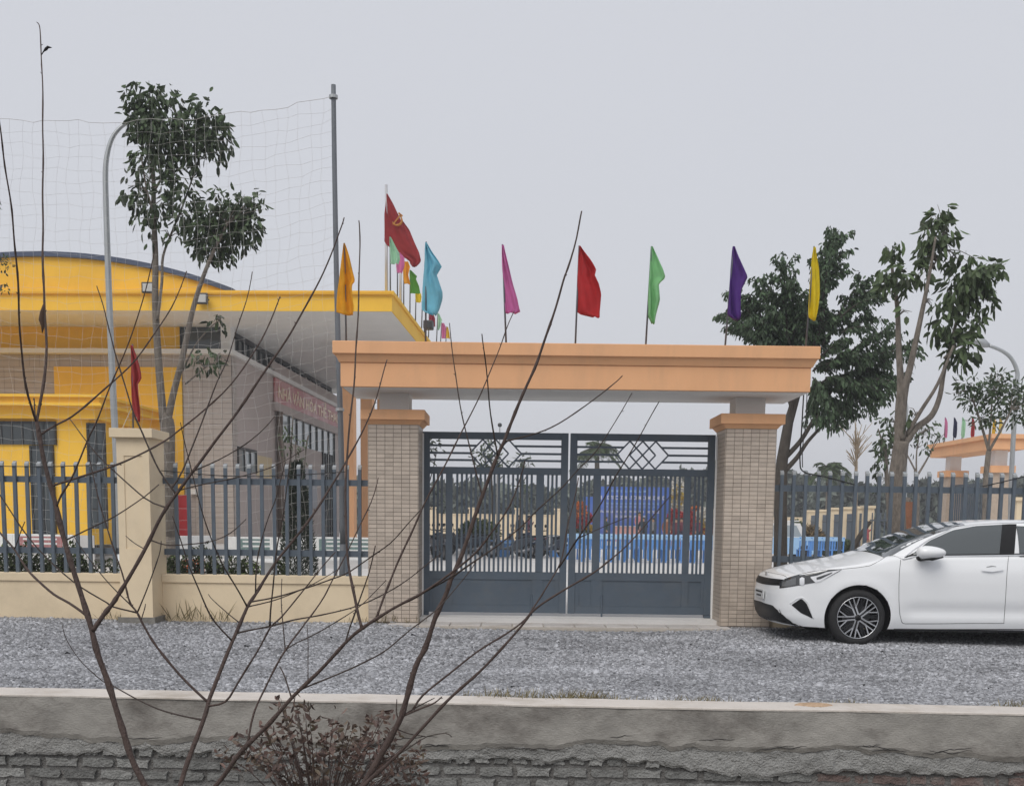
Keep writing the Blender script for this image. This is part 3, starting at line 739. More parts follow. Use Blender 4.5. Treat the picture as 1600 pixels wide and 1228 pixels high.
# board with notices, drain pipe, small window
nv0, nz0 = BS(470, 793, UW+.1); nv1, nz1 = BS(497, 735, UW+.1)
part('notice_board', MB().box(UW+.01, UW+.06, nv0, nv1, nz0, nz1), mat('pale notice board', (.36,.38,.42), .5, .1, 4))
pv = BS(431, 700, UW)[0]; part('drain_pipe', MB().tube([(UW+.14, pv, PZ), (UW+.14, pv, zs0-.3)], .11, 10), mat('brown pipe', (.15,.11,.09), .6, .15, 3), smooth=True)
sv0, sz0 = BS(371, 735, UW); sv1, sz1 = BS(399, 708, UW)
swn = part('window', MB().box(UW-.01, UW+.012, sv0, sv1, sz0, sz1), M_SKYGL)
for f in (0, .33, .66, 1): part('window_bar', MB().box(UW+.012, UW+.05, sv0+(sv1-sv0)*f-.03, sv0+(sv1-sv0)*f+.03, sz0, sz1), M_FRAME, swn)
part('window_bar', MB().box(UW+.012, UW+.06, sv0-.03, sv1+.03, sz1, sz1+.08), M_FRAME, swn)
part('side_panel', MB().box(UW+.005, UW+.03, BS(400, 730, UW)[0], BS(424, 730, UW)[0], sz0-.1, sz1-.05), mat('pale yellow render', (.60,.50,.32), .8, .05))
# red door on the front
rv0, rz1 = B(263, 773, VF-.06); rv1 = B(289, 773, VF-.06)[0]
rd = part('door', MB().box(rv0, rv1+.1, VF-.11, VF-.052, PZ, rz1), M_RED)
part('handle', MB().box(rv1-.28, rv1-.22, VF-.15, VF-.112, PZ+.9, PZ+1.4), M_DARK, rd)
part('lamp', MB().box(*sorted((B(299,768,VF-.02)[0], B(307,768,VF-.02)[0])), VF-.12, VF-.0, B(303,772,VF)[1], B(303,764,VF)[1]), M_WHITE)
# entrance porch on the left
VP_ = -2.0
pu1, pz1 = B(158, 616, VP_); pzb = B(60, 652, VP_)[1]
def cornice(mb, z0, z1, g): mb.box(UL, pu1+g, VP_-g, VF, z0, z1)
hh = pz1-pzb
b = MB(); cornice(b, pz1-.12*hh, pz1, .0); part('porch_cornice', b, M_YEL)
b = MB(); cornice(b, pz1-.36*hh, pz1-.12*hh, -.10); part('porch_cornice', b, M_YEL)
b = MB(); cornice(b, pz1-.48*hh, pz1-.36*hh, -.02); part('porch_cornice', b, M_YEL)
b = MB(); cornice(b, pzb, pz1-.48*hh, -.30); part('porch_cornice', b, M_YEL)
part('porch_wall', MB().box(UL, pu1-.55, VP_+.5, VF-.06, PZ, pzb), M_YEL)
def opening(x0, x1, y0, y1, v, name, m, bars=0):
    a, z1_ = B(x0, y0, v); c, z0_ = B(x1, y1, v)
    g = part(name, MB().box(a, c, v-.03, v+.05, max(z0_, PZ+.01), z1_), m)
    part('frame', MB().box(a-.05, a, v-.06, v+.04, max(z0_, PZ), z1_+.05).box(c, c+.05, v-.06, v+.04, max(z0_, PZ), z1_+.05).box(a, c, v-.06, v+.04, z1_, z1_+.05), M_FRAME, g)
    for i in range(bars):
        q = a+(c-a)*(i+1)/(bars+1); part('glazing_bar', MB().box(q-.025, q+.025, v-.05, v-.031, max(z0_, PZ+.02), z1_), M_FRAME, g)
    return g
opening(-14, 86, 661, 695, VP_+.48, 'window', M_GLASS, 5)
opening(50, 86, 699, 836, VP_+.48, 'door', M_GLASS, 1)
g = opening(139, 166, 664, 826, VP_+.48, 'window', M_GLASS, 1)
for f in (.2, .45, .7):
    a = B(139, 700, VP_+.48)[0]; c = B(166, 700, VP_+.48)[0]; z = PZ+.3+3*f
    part('glazing_bar', MB().box(a, c, VP_+.431, VP_+.448, z, z+.05), M_FRAME, g)
part('plinth_band', MB().box(UL, pu1-.5, VP_+.44, VP_+.5, PZ-.6, PZ+.25), M_GREY)
# plinth and steps
part('plinth', MB().box(UL, -.4, -.2, VB, .02, PZ), M_GREY)
for i in range(4): part('step', MB().box(-9.0, -.4-.0, -.2-.32*(i+1), -.2-.32*i, .02, PZ-.15*(i+1)), M_GREY)
# columns under the roof edge
uc = B(545, 700, 5.2)[0]
for i in range(4):
    v = 5.0+3.4*i; c = part('column', MB().box(uc-.22, uc+.20, v, v+.45, PZ, SB), M_ORANGE); bevel(c, .02)
# vaulted gable with blue edge sheet
pk = B(60, 394, .45); ed = B(366, 452, .45)
arc = []
cu, cz = pk; du = ed[0]-cu; rise = cz-ed[1]; Rr = (du*du+rise*rise)/(2*rise)
a1 = math.asin(du/Rr)
for i in range(41):
    a = -a1+2*a1*i/40; arc.append((cu+Rr*math.sin(a), cz-Rr+Rr*math.cos(a)))
part('gable', MB().prism([(cu-du, RT-.02), (cu+du, RT-.02)]+[(x, z-.10) for x, z in reversed(arc)], .45, .65), M_YEL)
part('vault_roof', MB().prism(arc+[(x, z-.13) for x, z in reversed(arc)], .34, 16), M_ROOFB)
part('string_course', MB().box(UL, 0.0, -.075, -.0505, RT-.10, RT-.055), mat('yellow edge', (.70,.37,.03), .8, .05))
# floodlights on the fascia
def flood(px, py, label):
    u, z = B(px, py, -.12); pw_ = hall.matrix_basis @ Vector((u, -.2, z))
    t = thing('floodlight', label, 'floodlight', pw_, -BA, 'floodlights on the yellow fascia')
    bevel(MB().box(-.17, .17, -.08, .02, -.14, .14).build('housing', M_DARK, t), .02)
    MB().box(-.13, .13, -.087, -.081, -.10, .10).build('lens', mat('lamp glass', (.5,.5,.48), .15, .05), t)
    MB().box(-.15, .15, .02, .155, -.02, .02).build('bracket', M_DARK, t)
flood(234, 451, 'black floodlight on the vaulted yellow gable behind the forked tree')
flood(317, 468, 'black floodlight on the yellow roof fascia behind the leaning trunk')
u, z = .12, RT-.1
fl = thing('floodlight', 'small black floodlight on the far end of the yellow roof edge', 'floodlight', hall.matrix_basis @ Vector((.05, 6.4, RT)), -BA)
MB().box(-.02,.02,-.02,.02,0,.18).build('bracket', M_DARK, fl); bevel(MB().box(-.02,.28,-.2,.2,.1,.36).build('housing', M_DARK, fl), .03)
# flagpoles and flags on the roof
def roof_flag(px_top, py_top, v, u, rows, col, nm, label, group, r=.025, polem=None, seed=0, fold=.06, base=None):
    p = hall.matrix_basis @ Vector((u, v, RT)); Y = p.y
    q = P(px_top, py_top, Y); d = px_top
    return flag(px_top, py_top, d, 0, Y, rows, col, nm, label, group, r, polem, seed, fold, zbase=RT)
M_POLE = mat('silver flagpole', (.62,.62,.63), .35, .05, metal=.5)
t = roof_flag(603.5, 289, 2.6, -.3, [(304,604,606),(320,603,615),(335,601,622),(352,601,630),(380,601,641),(395,617,649),(402,630,655),(408,640,658),(413,642,654),(418,646,650)], (.36,.03,.035), 'party red', 'large red flag with a yellow emblem on a tall silver roof pole', '', .05, M_POLE, 11, .05)
if 'group' in t: del t['group']
pc = P(621, 343, 32.55)-t.location; s = .22
em = MB()
pts = [(pc.x+s*.62*math.cos(a), 0, pc.z+s*.62*math.sin(a)-.05) for a in [math.radians(x) for x in range(-160, 70, 12)]]
em.tube(pts, [.012+.022*math.sin(math.pi*min(1, i/(len(pts)-1)*1.0)) for i in range(len(pts))], 6)
em.bar((pc.x-.12, 0, pc.z-.17), (pc.x+.10, 0, pc.z+.10), .035, .02, (0,1,0)); em.bar((pc.x+.04, 0, pc.z+.15), (pc.x+.15, 0, pc.z+.06), .05, .02, (0,1,0))
em.build('emblem', mat('flag yellow', (.42,.17,.03), .8, .05), t, loc=(0, -.16, 0))
t = roof_flag(626, 337, 6.0, -.4, [(345,627,629),(360,629,640),(380,632,648),(395,636,655),(408,640,658),(413,641,655),(418,645,650)], (.38,.03,.035), 'national red', 'second red flag on a silver roof pole behind the emblem flag', '', .05, M_POLE, 12, .05)
if 'group' in t: del t['group']
GR = 'small flags along the hall roof edge'
RF = [(609.5,370,.4,[(371,609,611),(385,609,618),(395,609,624),(405,609,625),(413,610,622)],(.42,.66,.50),'mint','mint green'),
      (621,394,1.5,[(395,620,625),(402,620,632),(415,619,632),(427,620,628)],(.66,.22,.46),'rose','rose pink'),
      (631,408,2.6,[(409,630,638),(418,630,641),(430,630,638),(444,631,641)],(.72,.40,.03),'amber','amber yellow'),
      (641,422,3.6,[(423,640,643),(432,640,652),(436,641,650),(448,641,655),(459,641,657)],(.15,.42,.07),'leaf green','leaf green'),
      (650,458,4.6,[(459,649,658),(465,649,659),(473,650,658)],(.70,.58,.03),'lemon','lemon yellow'),
      (660,470,5.6,[(471,659,663),(478,659,668),(486,660,667)],(.25,.50,.62),'pale blue','pale blue'),
      (671,489,7.4,[(490,670,677),(498,670,680),(505,673,680),(511,676,680)],(.38,.05,.09),'wine','wine red'),
      (684,489,8.9,[(490,684,686),(500,684,691),(508,684,689),(516,684,686)],(.45,.64,.52),'soft mint','soft mint'),
      (690,504,10.2,[(505,690,694),(512,690,697),(520,690,697),(529,690,696)],(.62,.22,.42),'dusty pink','dusty pink'),
      (698,510,11.6,[(511,698,700),(520,697,702),(529,697,703)],(.70,.52,.04),'dull yellow','dull yellow')]
for i, (px, py, v, rows, col, nm, lb) in enumerate(RF):
    roof_flag(px, py, v, 0, rows, col, nm, f'small {lb} flag on a thin pole along the hall roof edge', GR, .02, M_BAMBOO, i+20, .04)
# ------------------------------------------------------------------ white saloon parked along the fence
M_PAINT = mat('white car paint', (.83,.845,.86), .34, .0, 1, coat=.55, spec=.4)
M_CGLASS = mat('tinted car glass', (.055,.066,.069), .03, .0, 1, coat=1.0, spec=.8)
M_CBLK = mat('black car plastic', (.012,.012,.013), .45, .0, 1)
M_GLOSS = mat('gloss black', (.008,.008,.009), .45, .0, 1, spec=.3)
M_CHROME = mat('bright trim', (.80,.81,.83), .3, .0, 1, metal=.6)
M_LAMP = mat('clear lamp lens', (.022,.024,.026), .05, .0, 1, coat=1.0, spec=.8)
M_LAMPW = mat('white light guide', (.82,.83,.85), .2, .0, 1, coat=.5)
M_TYRE = mat('tyre rubber', (.018,.018,.019), .85, .15, 60, .3, 200)
M_ALLOY = mat('machined alloy', (.62,.63,.65), .25, .05, 30, metal=.9)
WCX = P(1341, 960, 12.42).x; CARY = 12.42+.885
car = thing('parked_car', 'white saloon car parked on the gravel beside the tiled gate pillar', 'car', (WCX, CARY, 0))
XN = [(.17,-.775),(.22,-.845),(.30,-.895),(.40,-.912),(.55,-.908),(.66,-.89),(.72,-.865),(.78,-.82),(.90,-.70)]
ZTOP = [(-.95,.72),(-.86,.745),(-.72,.79),(-.5,.835),(-.25,.868),(0,.90),(.2,.945),(.35,.985),(.5,1.0),(1.6,1.015),(2.4,1.04),(3.0,1.06),(3.69,1.03)]
ZBOT = [(-.95,.21),(-.55,.20),(0,.19),(2.7,.19),(3.2,.24),(3.69,.28)]
WPROF = [(.17,.92),(.22,.945),(.30,.972),(.42,.985),(.52,.992),(.62,.997),(.72,1.0),(.84,.995),(.92,.975),(1.0,.945),(1.06,.93)]
def halfw(lx): return .885*(1-.035*smoothstep(.5,-.8,lx)-.05*smoothstep(2.6,3.7,lx))
TAIL = 3.69
# outline stations: phi round the front corner, then along the side, then the rear corner
ST = [('f', i/16*math.pi/2) for i in range(17)]
side_x = list(np.arange(-.31, 3.05, .03))
def outline(st, z):
    e = .62; xn = interp(XN, z); A = -.34-xn
    wz = interp(WPROF, z)
    k, q = st
    if k == 'f': lx = xn+A*(1-max(0, math.cos(q))**e); ly = halfw(lx)*wz*math.sin(q)**e
    elif k == 's': lx = q; ly = halfw(lx)*wz
    else: lx = 3.05+(TAIL-.02-.10*abs(z-.6)-3.05)*(1-max(0, math.cos(q))**.5) ; ly = halfw(lx)*wz*max(0, math.cos(q)) ** 0 * (1 if q < 1e-6 else 1)
    return lx, ly
stations = ST + [('s', x) for x in side_x]
NV = 22
def tail_pt(i, n, z):
    a = math.pi/2*i/n; e = .5; wz = interp(WPROF, z); xt = TAIL-.18*abs(z-.65)
    return 3.03+(xt-3.03)*math.sin(a)**e, halfw(3.05)*wz*max(0, math.cos(a))**e
rowsL = []
def zrange(lx): return interp(ZBOT, lx), interp(ZTOP, lx)
for st in stations:
    lx0, _ = outline(st, .6); zb, zt_ = zrange(lx0); r = []
    for j in range(NV+1):
        z = zb+(zt_-zb)*j/NV; lx, ly = outline(st, z)
        # body line: slight hollow low on the doors
        if st[0] == 's': ly -= .022*math.exp(-((z-.40)/.07)**2)*smoothstep(.4,.7,lx)*smoothstep(2.4,2.1,lx)
        # bulge over the wheel arches
        for wx in (0, 2.7):
            rr = math.hypot(lx-wx, z-.315); ly += .016*math.exp(-((rr-.39)/.09)**2)
        r.append([lx, ly, z])
    rowsL.append(r)
for i in range(1, 15):
    lx0, _ = tail_pt(i, 14, .6); zb, zt_ = zrange(lx0); r = []
    for j in range(NV+1):
        z = zb+(zt_-zb)*j/NV; lx, ly = tail_pt(i, 14, z); r.append([lx, ly, z])
    rowsL.append(r)
ARCH = .372
def build_body():
    b = MB(); idx = {}
    for side in (-1, 1):
        n = len(b.v); k = NV+1
        for r in rowsL:
            for (lx, ly, z) in r:
                for wx in (0, 2.7):
                    dx, dz = lx-wx, z-.315; rr = math.hypot(dx, dz)
                    if ly > .55 and rr < ARCH and rr > ARCH-.045 and z > .1: lx, z = wx+dx/rr*ARCH, .315+dz/rr*ARCH
                b.v.append((lx, side*ly, z))
        for i in range(len(rowsL)-1):
            for j in range(NV):
                q = [rowsL[i][j], rowsL[i+1][j], rowsL[i+1][j+1], rowsL[i][j+1]]
                c = np.mean(np.array(q), 0)
                if c[1] > .55 and any(math.hypot(c[0]-wx, c[2]-.315) < ARCH-.012 for wx in (0, 2.7)): continue
                a = n+i*k+j; f = (a, a+k, a+k+1, a+1); b.f.append(f if side < 0 else tuple(reversed(f)))
    return b
body = build_body()
top = [r[-1] for r in rowsL]                    # upper rim: bonnet and boot between the two rims
def crown(lx, s):                               # s = 0 centre .. 1 rim
    c = .030+.062*smoothstep(-.75,.25,lx) if lx < .5 else .092-.05*smoothstep(2.7,3.6,lx)
    return c*(1-abs(s)**2.2)
rows = []
for (lx, ly, z) in top:
    rows.append([(lx, ly*s, z+crown(lx, s)*min(1, ly/.4)) for s in np.linspace(-1, 1, 25)])
body.grid(rows)
bo_ = body.build('body', M_PAINT, car, smooth=True)
md = bo_.modifiers.new('weld', 'WELD'); md.merge_threshold = .0008
# greenhouse
ZC = [(.20,.96),(.307,1.014),(.45,1.10),(.612,1.178),(.764,1.243),(.98,1.318),(1.2,1.378),(1.36,1.408),(1.6,1.432),(1.9,1.442),(2.2,1.437),(2.5,1.405),(2.8,1.34),(3.1,1.23),(3.4,1.10),(3.5,1.06)]
SEC = [(1,-.05),(1,0),(.985,.12),(.962,.28),(.932,.45),(.90,.60),(.868,.72),(.835,.82),(.79,.90),(.72,.95),(.60,.98),(.40,.995),(.2,1),(0,1)]
def gh(lx):
    zb = interp(ZTOP, lx)-.01; zc = interp(ZC, lx); h = max(zc-zb, .0); w0 = halfw(lx)*.935
    f = smoothstep(.2, .55, lx)*.0+1
    w0 *= (1-.10*smoothstep(.75,.2,lx)-.06*smoothstep(2.7,3.5,lx))
    return [(lx, w0*a, zb+h*bq) for a, bq in SEC]
rows = []
for lx in np.linspace(.22, 3.5, 84):
    r = gh(lx); rows.append([(x, -y, z) for x, y, z in r]+[(x, y, z) for x, y, z in reversed(r[:-1])])
gm = MB().grid(rows); go = gm.build('cabin_shell', M_PAINT, car, smooth=True)
# ---- panels found by looking from the camera at the body surface, then mirrored
def bvh_of(mbs):
    V, Fc = [], []
    for m_ in mbs:
        n = len(V); V += [Vector(v)+car.location for v in m_.v]; Fc += [tuple(n+i for i in f) for f in m_.f]
    return BVHTree.FromPolygons(V, Fc)
T_ALL = bvh_of([body, gm])
def zpx(X, Yz): return 1150+X/3.5556, 780+Yz/3.556
def cast(X, Yz, out=.003, tree=T_ALL):
    d = ray(*zpx(X, Yz)).normalized(); h = tree.ray_cast(EYE, d)
    if h[0] is None:
        h = tree.find_nearest(EYE+d*((CARY-.8)/d.y)); 
    n = h[1]; n = n if n.dot(d) < 0 else -n
    return h[0]+n*out-car.location
def dens(poly, n):
    poly = [Vector(p).to_2d() if len(p) > 2 else Vector(p) for p in poly]; L = [0]
    for i in range(1, len(poly)): L.append(L[-1]+(poly[i]-poly[i-1]).length)
    out = []
    for k in range(n+1):
        t = L[-1]*k/n; i = max(1, next((q for q in range(len(L)) if L[q] >= t-1e-9), len(L)-1))
        a = (t-L[i-1])/max(1e-9, L[i]-L[i-1]); out.append(poly[i-1].lerp(poly[i], a))
    return out
def patch(name, lower, upper, m, nu=20, nv=8, out=.003, mirror=True, parent=None):
    lo, up = dens(lower, nu), dens(upper, nu); rows = []
    for j in range(nv+1):
        rows.append([cast(*(lo[i].lerp(up[i], j/nv)), out) for i in range(nu+1)])
    mb = MB().grid(rows); res = [mb.build(name, m, parent or car, smooth=True, fix=False)]
    if mirror:
        mm = MB().grid([[Vector((p.x, -p.y, p.z)) for p in r] for r in rows]); mm.f = [tuple(reversed(f)) for f in mm.f]
        res.append(mm.build(name, m, parent or car, smooth=True, fix=False))
    return res
def seam(name, pts, m, r=.0025, out=.0005, n=30, mirror=True, parent=None, flat=False):
    q = [cast(p.x, p.y, out) for p in dens(pts, n)]
    MB().tube(q, r, 5).build(name, m, parent or car, smooth=True)
    if mirror: MB().tube([(p.x, -p.y, p.z) for p in q], r, 5).build(name, m, parent or car, smooth=True)
# side glass
front_glass = ([(985,315),(1200,313),(1462,309)], [(985,300),(1075,230),(1205,172),(1330,149),(1478,141)])
patch('side_window', *front_glass, M_CGLASS, 26, 8, .004)
patch('side_window', [(930,328),(960,320),(985,315)], [(930,326),(958,312),(985,298)], M_GLOSS, 8, 3, .004)
patch('pillar_trim', [(1462,309),(1500,309),(1545,308)], [(1478,141),(1520,139),(1558,139)], M_GLOSS, 6, 8, .005)
seam('window_trim', [(925,333),(1000,320),(1200,317),(1460,313),(1600,311)], M_CHROME, .008, .006)
seam('window_trim', [(925,333),(985,282),(1075,222),(1205,163),(1330,141),(1450,134),(1600,131)], M_CHROME, .007, .006, 40)
seam('window_seal', [(985,309),(1200,308),(1462,304),(1600,303)], M_CBLK, .006, .003)
# rear glass and doors beyond the picture: same side, built in car measures
def mpatch(name, lower, upper, m, nu, nv, out, dirn, mirror=True):
    lo, up = dens(lower, nu), dens(upper, nu); rows = []
    for j in range(nv+1):
        r = []
        for i in range(nu+1):
            q = lo[i].lerp(up[i], j/nv)
            o = Vector((q.x, -3, q.y)) if dirn == 'S' else (Vector((-3, q.x, q.y)) if dirn == 'F' else (Vector((q.x, q.y, 3)) if dirn == 'T' else Vector((6, q.x, q.y))))
            d = {'S': Vector((0,1,0)), 'F': Vector((1,0,0)), 'T': Vector((0,0,-1)), 'R': Vector((-1,0,0))}[dirn]
            h = T_ALL.ray_cast(o+car.location, d)
            if h[0] is None: h = T_ALL.find_nearest(o+d*2.2+car.location)
            n = h[1]; n = n if n.dot(d) < 0 else -n; r.append(h[0]+n*out-car.location)
        rows.append(r)
    mb = MB().grid(rows); mb.build(name, m, car, smooth=True, fix=False)
    if mirror:
        mm = MB().grid([[Vector((p.x, -p.y, p.z)) for p in r] for r in rows]); mm.f = [tuple(reversed(f)) for f in mm.f]; mm.build(name, m, car, smooth=True, fix=False)
mpatch('side_window', [(1.80,1.02),(2.25,1.035),(2.75,1.09)], [(1.80,1.365),(2.2,1.355),(2.75,1.15)], M_CGLASS, 16, 6, .004, 'S')
mpatch('windscreen', [(.30,-.74),(.26,-.4),(.24,0),(.26,.4),(.30,.74)], [(1.26,-.60),(1.31,-.3),(1.32,0),(1.31,.3),(1.26,.60)], M_CGLASS, 20, 14, .004, 'T', False)
mpatch('rear_screen', [(3.36,-.62),(3.40,0),(3.36,.62)], [(2.62,-.55),(2.58,0),(2.62,.55)], M_CGLASS, 14, 8, .004, 'T', False)
mpatch('tail_lamp', [(-.78,.86),(0,.86),(.78,.86)], [(-.78,.98),(0,.95),(.78,.98)], mat('red lamp', (.25,.01,.012), .1, .0, coat=1), 20, 4, .004, 'R', False)
# front end
hl = patch('headlight', [(243,494),(290,488),(350,478),(455,459),(500,440),(570,402)], [(243,458),(275,440),(330,422),(420,402),(500,391),(592,387)], M_LAMP, 28, 8, .004)
patch('light_guide', [(415,436),(440,462),(470,455),(560,403)], [(415,430),(450,424),(500,404),(585,391)], M_LAMPW, 18, 3, .007)
patch('light_guide', [(448,446),(470,442),(530,412)], [(446,434),(475,425),(535,404)], M_LAMP, 12, 2, .009)
patch('lamp_projector', [(355,472),(368,478),(381,470)], [(355,440),(368,432),(381,438)], M_CHROME, 6, 4, .010)
patch('lamp_projector', [(255,486),(300,482),(335,474)], [(258,462),(300,446),(335,436)], mat('lamp bowl', (.12,.125,.13), .2, .0, coat=.8), 8, 4, .007)
patch('air_curtain', [(311,588),(360,630),(423,660)], [(311,584),(363,549),(392,577),(425,655)], M_GLOSS, 14, 5, .004)
seam('bumper_crease', [(300,580),(340,550),(372,545),(400,575),(430,662)], M_PAINT, .006, .001, 24)
grille = mpatch('grille', [(-.62,.655),(-.3,.645),(0,.64),(.3,.645),(.62,.655)], [(-.66,.725),(-.3,.722),(0,.72),(.3,.722),(.66,.725)], M_GLOSS, 24, 4, .004, 'F', False)
for z in (.665, .685, .705): mpatch('grille_bar', [(-.6,z),(0,z-.006),(.6,z)], [(-.6,z+.006),(0,z),(.6,z+.006)], M_CBLK, 24, 1, .010, 'F', False)
mpatch('lower_grille', [(-.72,.215),(-.5,.235),(0,.24),(.5,.235),(.72,.215)], [(-.60,.37),(-.5,.42),(0,.43),(.5,.42),(.60,.37)], M_GLOSS, 24, 6, .004, 'F', False)
patch('lower_trim', [(120,655),(200,690),(345,718)], [(118,640),(200,600),(262,640)], M_GLOSS, 16, 4, .005)
patch('sill_lip', [(345,720),(420,727),(480,726)], [(345,712),(420,718),(484,717)], M_CBLK, 10, 2, .004)
pl_y = -1
npl = MB().box(-.012, 0, -.23, .23, .475, .585).build('number_plate', mat('white plate', (.62,.63,.63), .4, .05), car, loc=(-.920, 0, 0)); bevel(npl, .004)
MB().box(-.0145, -.0125, -.17, .17, .545, .565).build('plate_marks', M_CBLK, npl)
MB().box(-.0145, -.0125, -.12, .12, .500, .520).build('plate_marks', M_CBLK, npl)
MB().lathe([(.001,0),(.045,0),(.05,.004),(.045,.008),(.001,.008)], 20, 'X', (0,0,0)).build('badge', M_CHROME, car, loc=cast(163, 424, .0) if False else (-.855, 0, .765)).scale = (1, 1.3, .55)
# door lines, handle, crease, fuel etc
seam('door_gap', [(915,335),(908,400),(905,480),(905,560),(910,640),(922,686),(940,690)], M_CBLK, .0028)
seam('door_gap', [(940,690),(1100,690),(1300,688),(1490,688)], M_CBLK, .0028)
seam('door_gap', [(1522,137),(1515,310),(1506,400),(1497,560),(1488,686)], M_CBLK, .0028, n=40)
seam('bonnet_gap', [(186,406),(260,420),(283,432)], M_CBLK, .0025)
seam('bonnet_gap', [(592,387),(680,378),(745,368),(800,340),(830,320)], M_CBLK, .0025)
seam('fender_gap', [(868,310),(900,322),(925,332)], M_CBLK, .002)
seam('sill_gap', [(868,722),(1100,722),(1400,722),(1600,722)], M_CBLK, .006, .001)
h = patch('door_handle', [(1362,398),(1420,404),(1482,394)], [(1362,384),(1420,377),(1482,380)], M_PAINT, 12, 4, .024)
patch('handle_shade', [(1390,388),(1420,392),(1445,386)], [(1392,374),(1420,368),(1445,372)], mat('painted handle shade', (.25,.255,.26), .5, .0), 8, 2, .002)  # flat grey patch paints the shade in the hollow behind the handle
# mirror
mp = cast(1050, 300, 0.0); mc = Vector((mp.x+.0, mp.y, mp.z))
def mirror_mesh(sgn):
    root = MB(); a = cast(985, 322, 0)
    R = []
    cx, cz = (mp.x, 1.02)
    L, hgt, dpt = .115, .072, .10
    for i in range(13):
        th_ = math.pi*i/12; row = []
        for j in range(17):
            ph = 2*math.pi*j/16
            x = -math.cos(th_)*L; r = math.sin(th_)**.6
            row.append((mp.x+x*1.35, (-.985-dpt*.0)+dpt*r*math.cos(ph), 1.055+hgt*r*math.sin(ph)*(1.0-.25*(x/L))+.006))
        R.append(row)
    root.grid(R)
    return root
for s in (-1, 1):
    mm = mirror_mesh(s)
    if s > 0: mm.v = [(x, -y, z) for x, y, z in mm.v]
    mo = mm.build('mirror', M_PAINT, car, smooth=True)
    MB().tube([(mp.x-.10, s*.80, .985), (mp.x-.02, s*.90, 1.0), (mp.x, s*.97, 1.01)], [.035,.03,.035], 8).build('mirror_arm', M_GLOSS, mo, smooth=True)
    MB().tube([(mp.x-.15, s*1.0, 1.012), (mp.x, s*1.03, .993), (mp.x+.13, s*1.0, 1.012)], [.008,.022,.008], 8).build('mirror_base', M_GLOSS, mo, smooth=True)
# wheel wells, floor and wheels
for wx in (0, 2.7):
    for s in (-1, 1):
        b = MB(); R = []
        for i in range(25):
            a = math.radians(-25+230*i/24); R.append([(wx+math.cos(a)*(ARCH-.004), s*.84, .315+math.sin(a)*(ARCH-.004)), (wx+math.cos(a)*(ARCH-.004), s*.56, .315+math.sin(a)*(ARCH-.004))])
        b.grid(R); n = len(b.v); b.v.append((wx, s*.56, .3)); 
        for i in range(24): b.f.append((2*i+1, 2*i+3, n))
        b.build('wheel_well', M_CBLK, car, fix=False)
MB().box(-.62, 3.4, -.54, .54, .17, .30).build('underbody', M_CBLK, car)
MB().box(.42, 2.28, -.80, .80, .165, .20).build('underbody', M_CBLK, car)
def wheel(wx, s):
    R = .317; t = bpy.data.objects.new('wheel', None); COL.objects.link(t); t.parent = car; t.location = (wx, s*.775, R); t.empty_display_size = .1
    t.rotation_euler = (0, random.uniform(0, .6), 0 if s < 0 else math.pi)
    w2 = .11
    prof = [(.236,-w2+.012),(.246,-w2),(.272,-w2-.006),(.296,-w2+.006),(.311,-w2+.026),(R,-w2+.055),(R,0),(R,w2-.055),(.311,w2-.026),(.296,w2-.006),(.272,w2+.006),(.246,w2),(.236,w2-.012)]
    ty = MB().lathe(prof, 64, 'Y').build('tyre', M_TYRE, t, smooth=True)
    MB().lathe([(.240,-w2+.008),(.232,-w2+.006),(.226,-w2+.03),(.219,-.02),(.219,w2),(.240,w2)], 48, 'Y').build('rim', mat('dark alloy', (.03,.031,.034), .3, .05, metal=.6), t, smooth=True)
    MB().lathe([(.2365,-w2+.004),(.2325,-w2+.001),(.2285,-w2+.006)], 64, 'Y').build('rim_edge', M_ALLOY, t, smooth=True)
    MB().lathe([(.001,-.02),(.15,-.02),(.15,.0),(.001,.0)], 32, 'Y').build('brake_disc', mat('brake disc', (.10,.10,.105), .4, .1, metal=.7), t)
    f = -w2+.018
    for i in range(5):
        for d in (-1, 1):
            a = 2*math.pi*i/5+d*.20; 
            def pt(r, an, y): return Vector((r*math.cos(an), y, r*math.sin(an)))
            c = 2*math.pi*i/5
            MB().bar(pt(.035, c+d*.5, f-.004), pt(.128, c+d*.16, f), .017, .02, (0,1,0)).build('spoke', M_ALLOY, t)
            MB().bar(pt(.122, c+d*.16, f), pt(.229, c+d*.12, f-.006), .013, .018, (0,1,0)).build('spoke', M_ALLOY, t)
            MB().bar(pt(.122, c+d*.17, f), pt(.227, c+d*.42, f-.006), .013, .018, (0,1,0)).build('spoke', M_ALLOY, t)
            MB().bar(pt(.05, c+d*.55, f+.012), pt(.227, c+d*.56, f+.006), .016, .018, (0,1,0)).build('spoke', MATS['dark alloy'], t)
    MB().lathe([(.001,f-.016),(.024,f-.016),(.03,f-.010),(.04,f),(.052,f+.02)], 24, 'Y').build('hub_cap', M_GLOSS, t, smooth=True)
    for i in range(5):
        a = 2*math.pi*(i+.5)/5; MB().lathe([(.001,0),(.008,0),(.009,.012)], 8, 'Y', (.045*math.cos(a), f-.006, .045*math.sin(a))).build('wheel_nut', M_ALLOY, t)
for wx in (0, 2.7):
    for s in (-1, 1): wheel(wx, s)
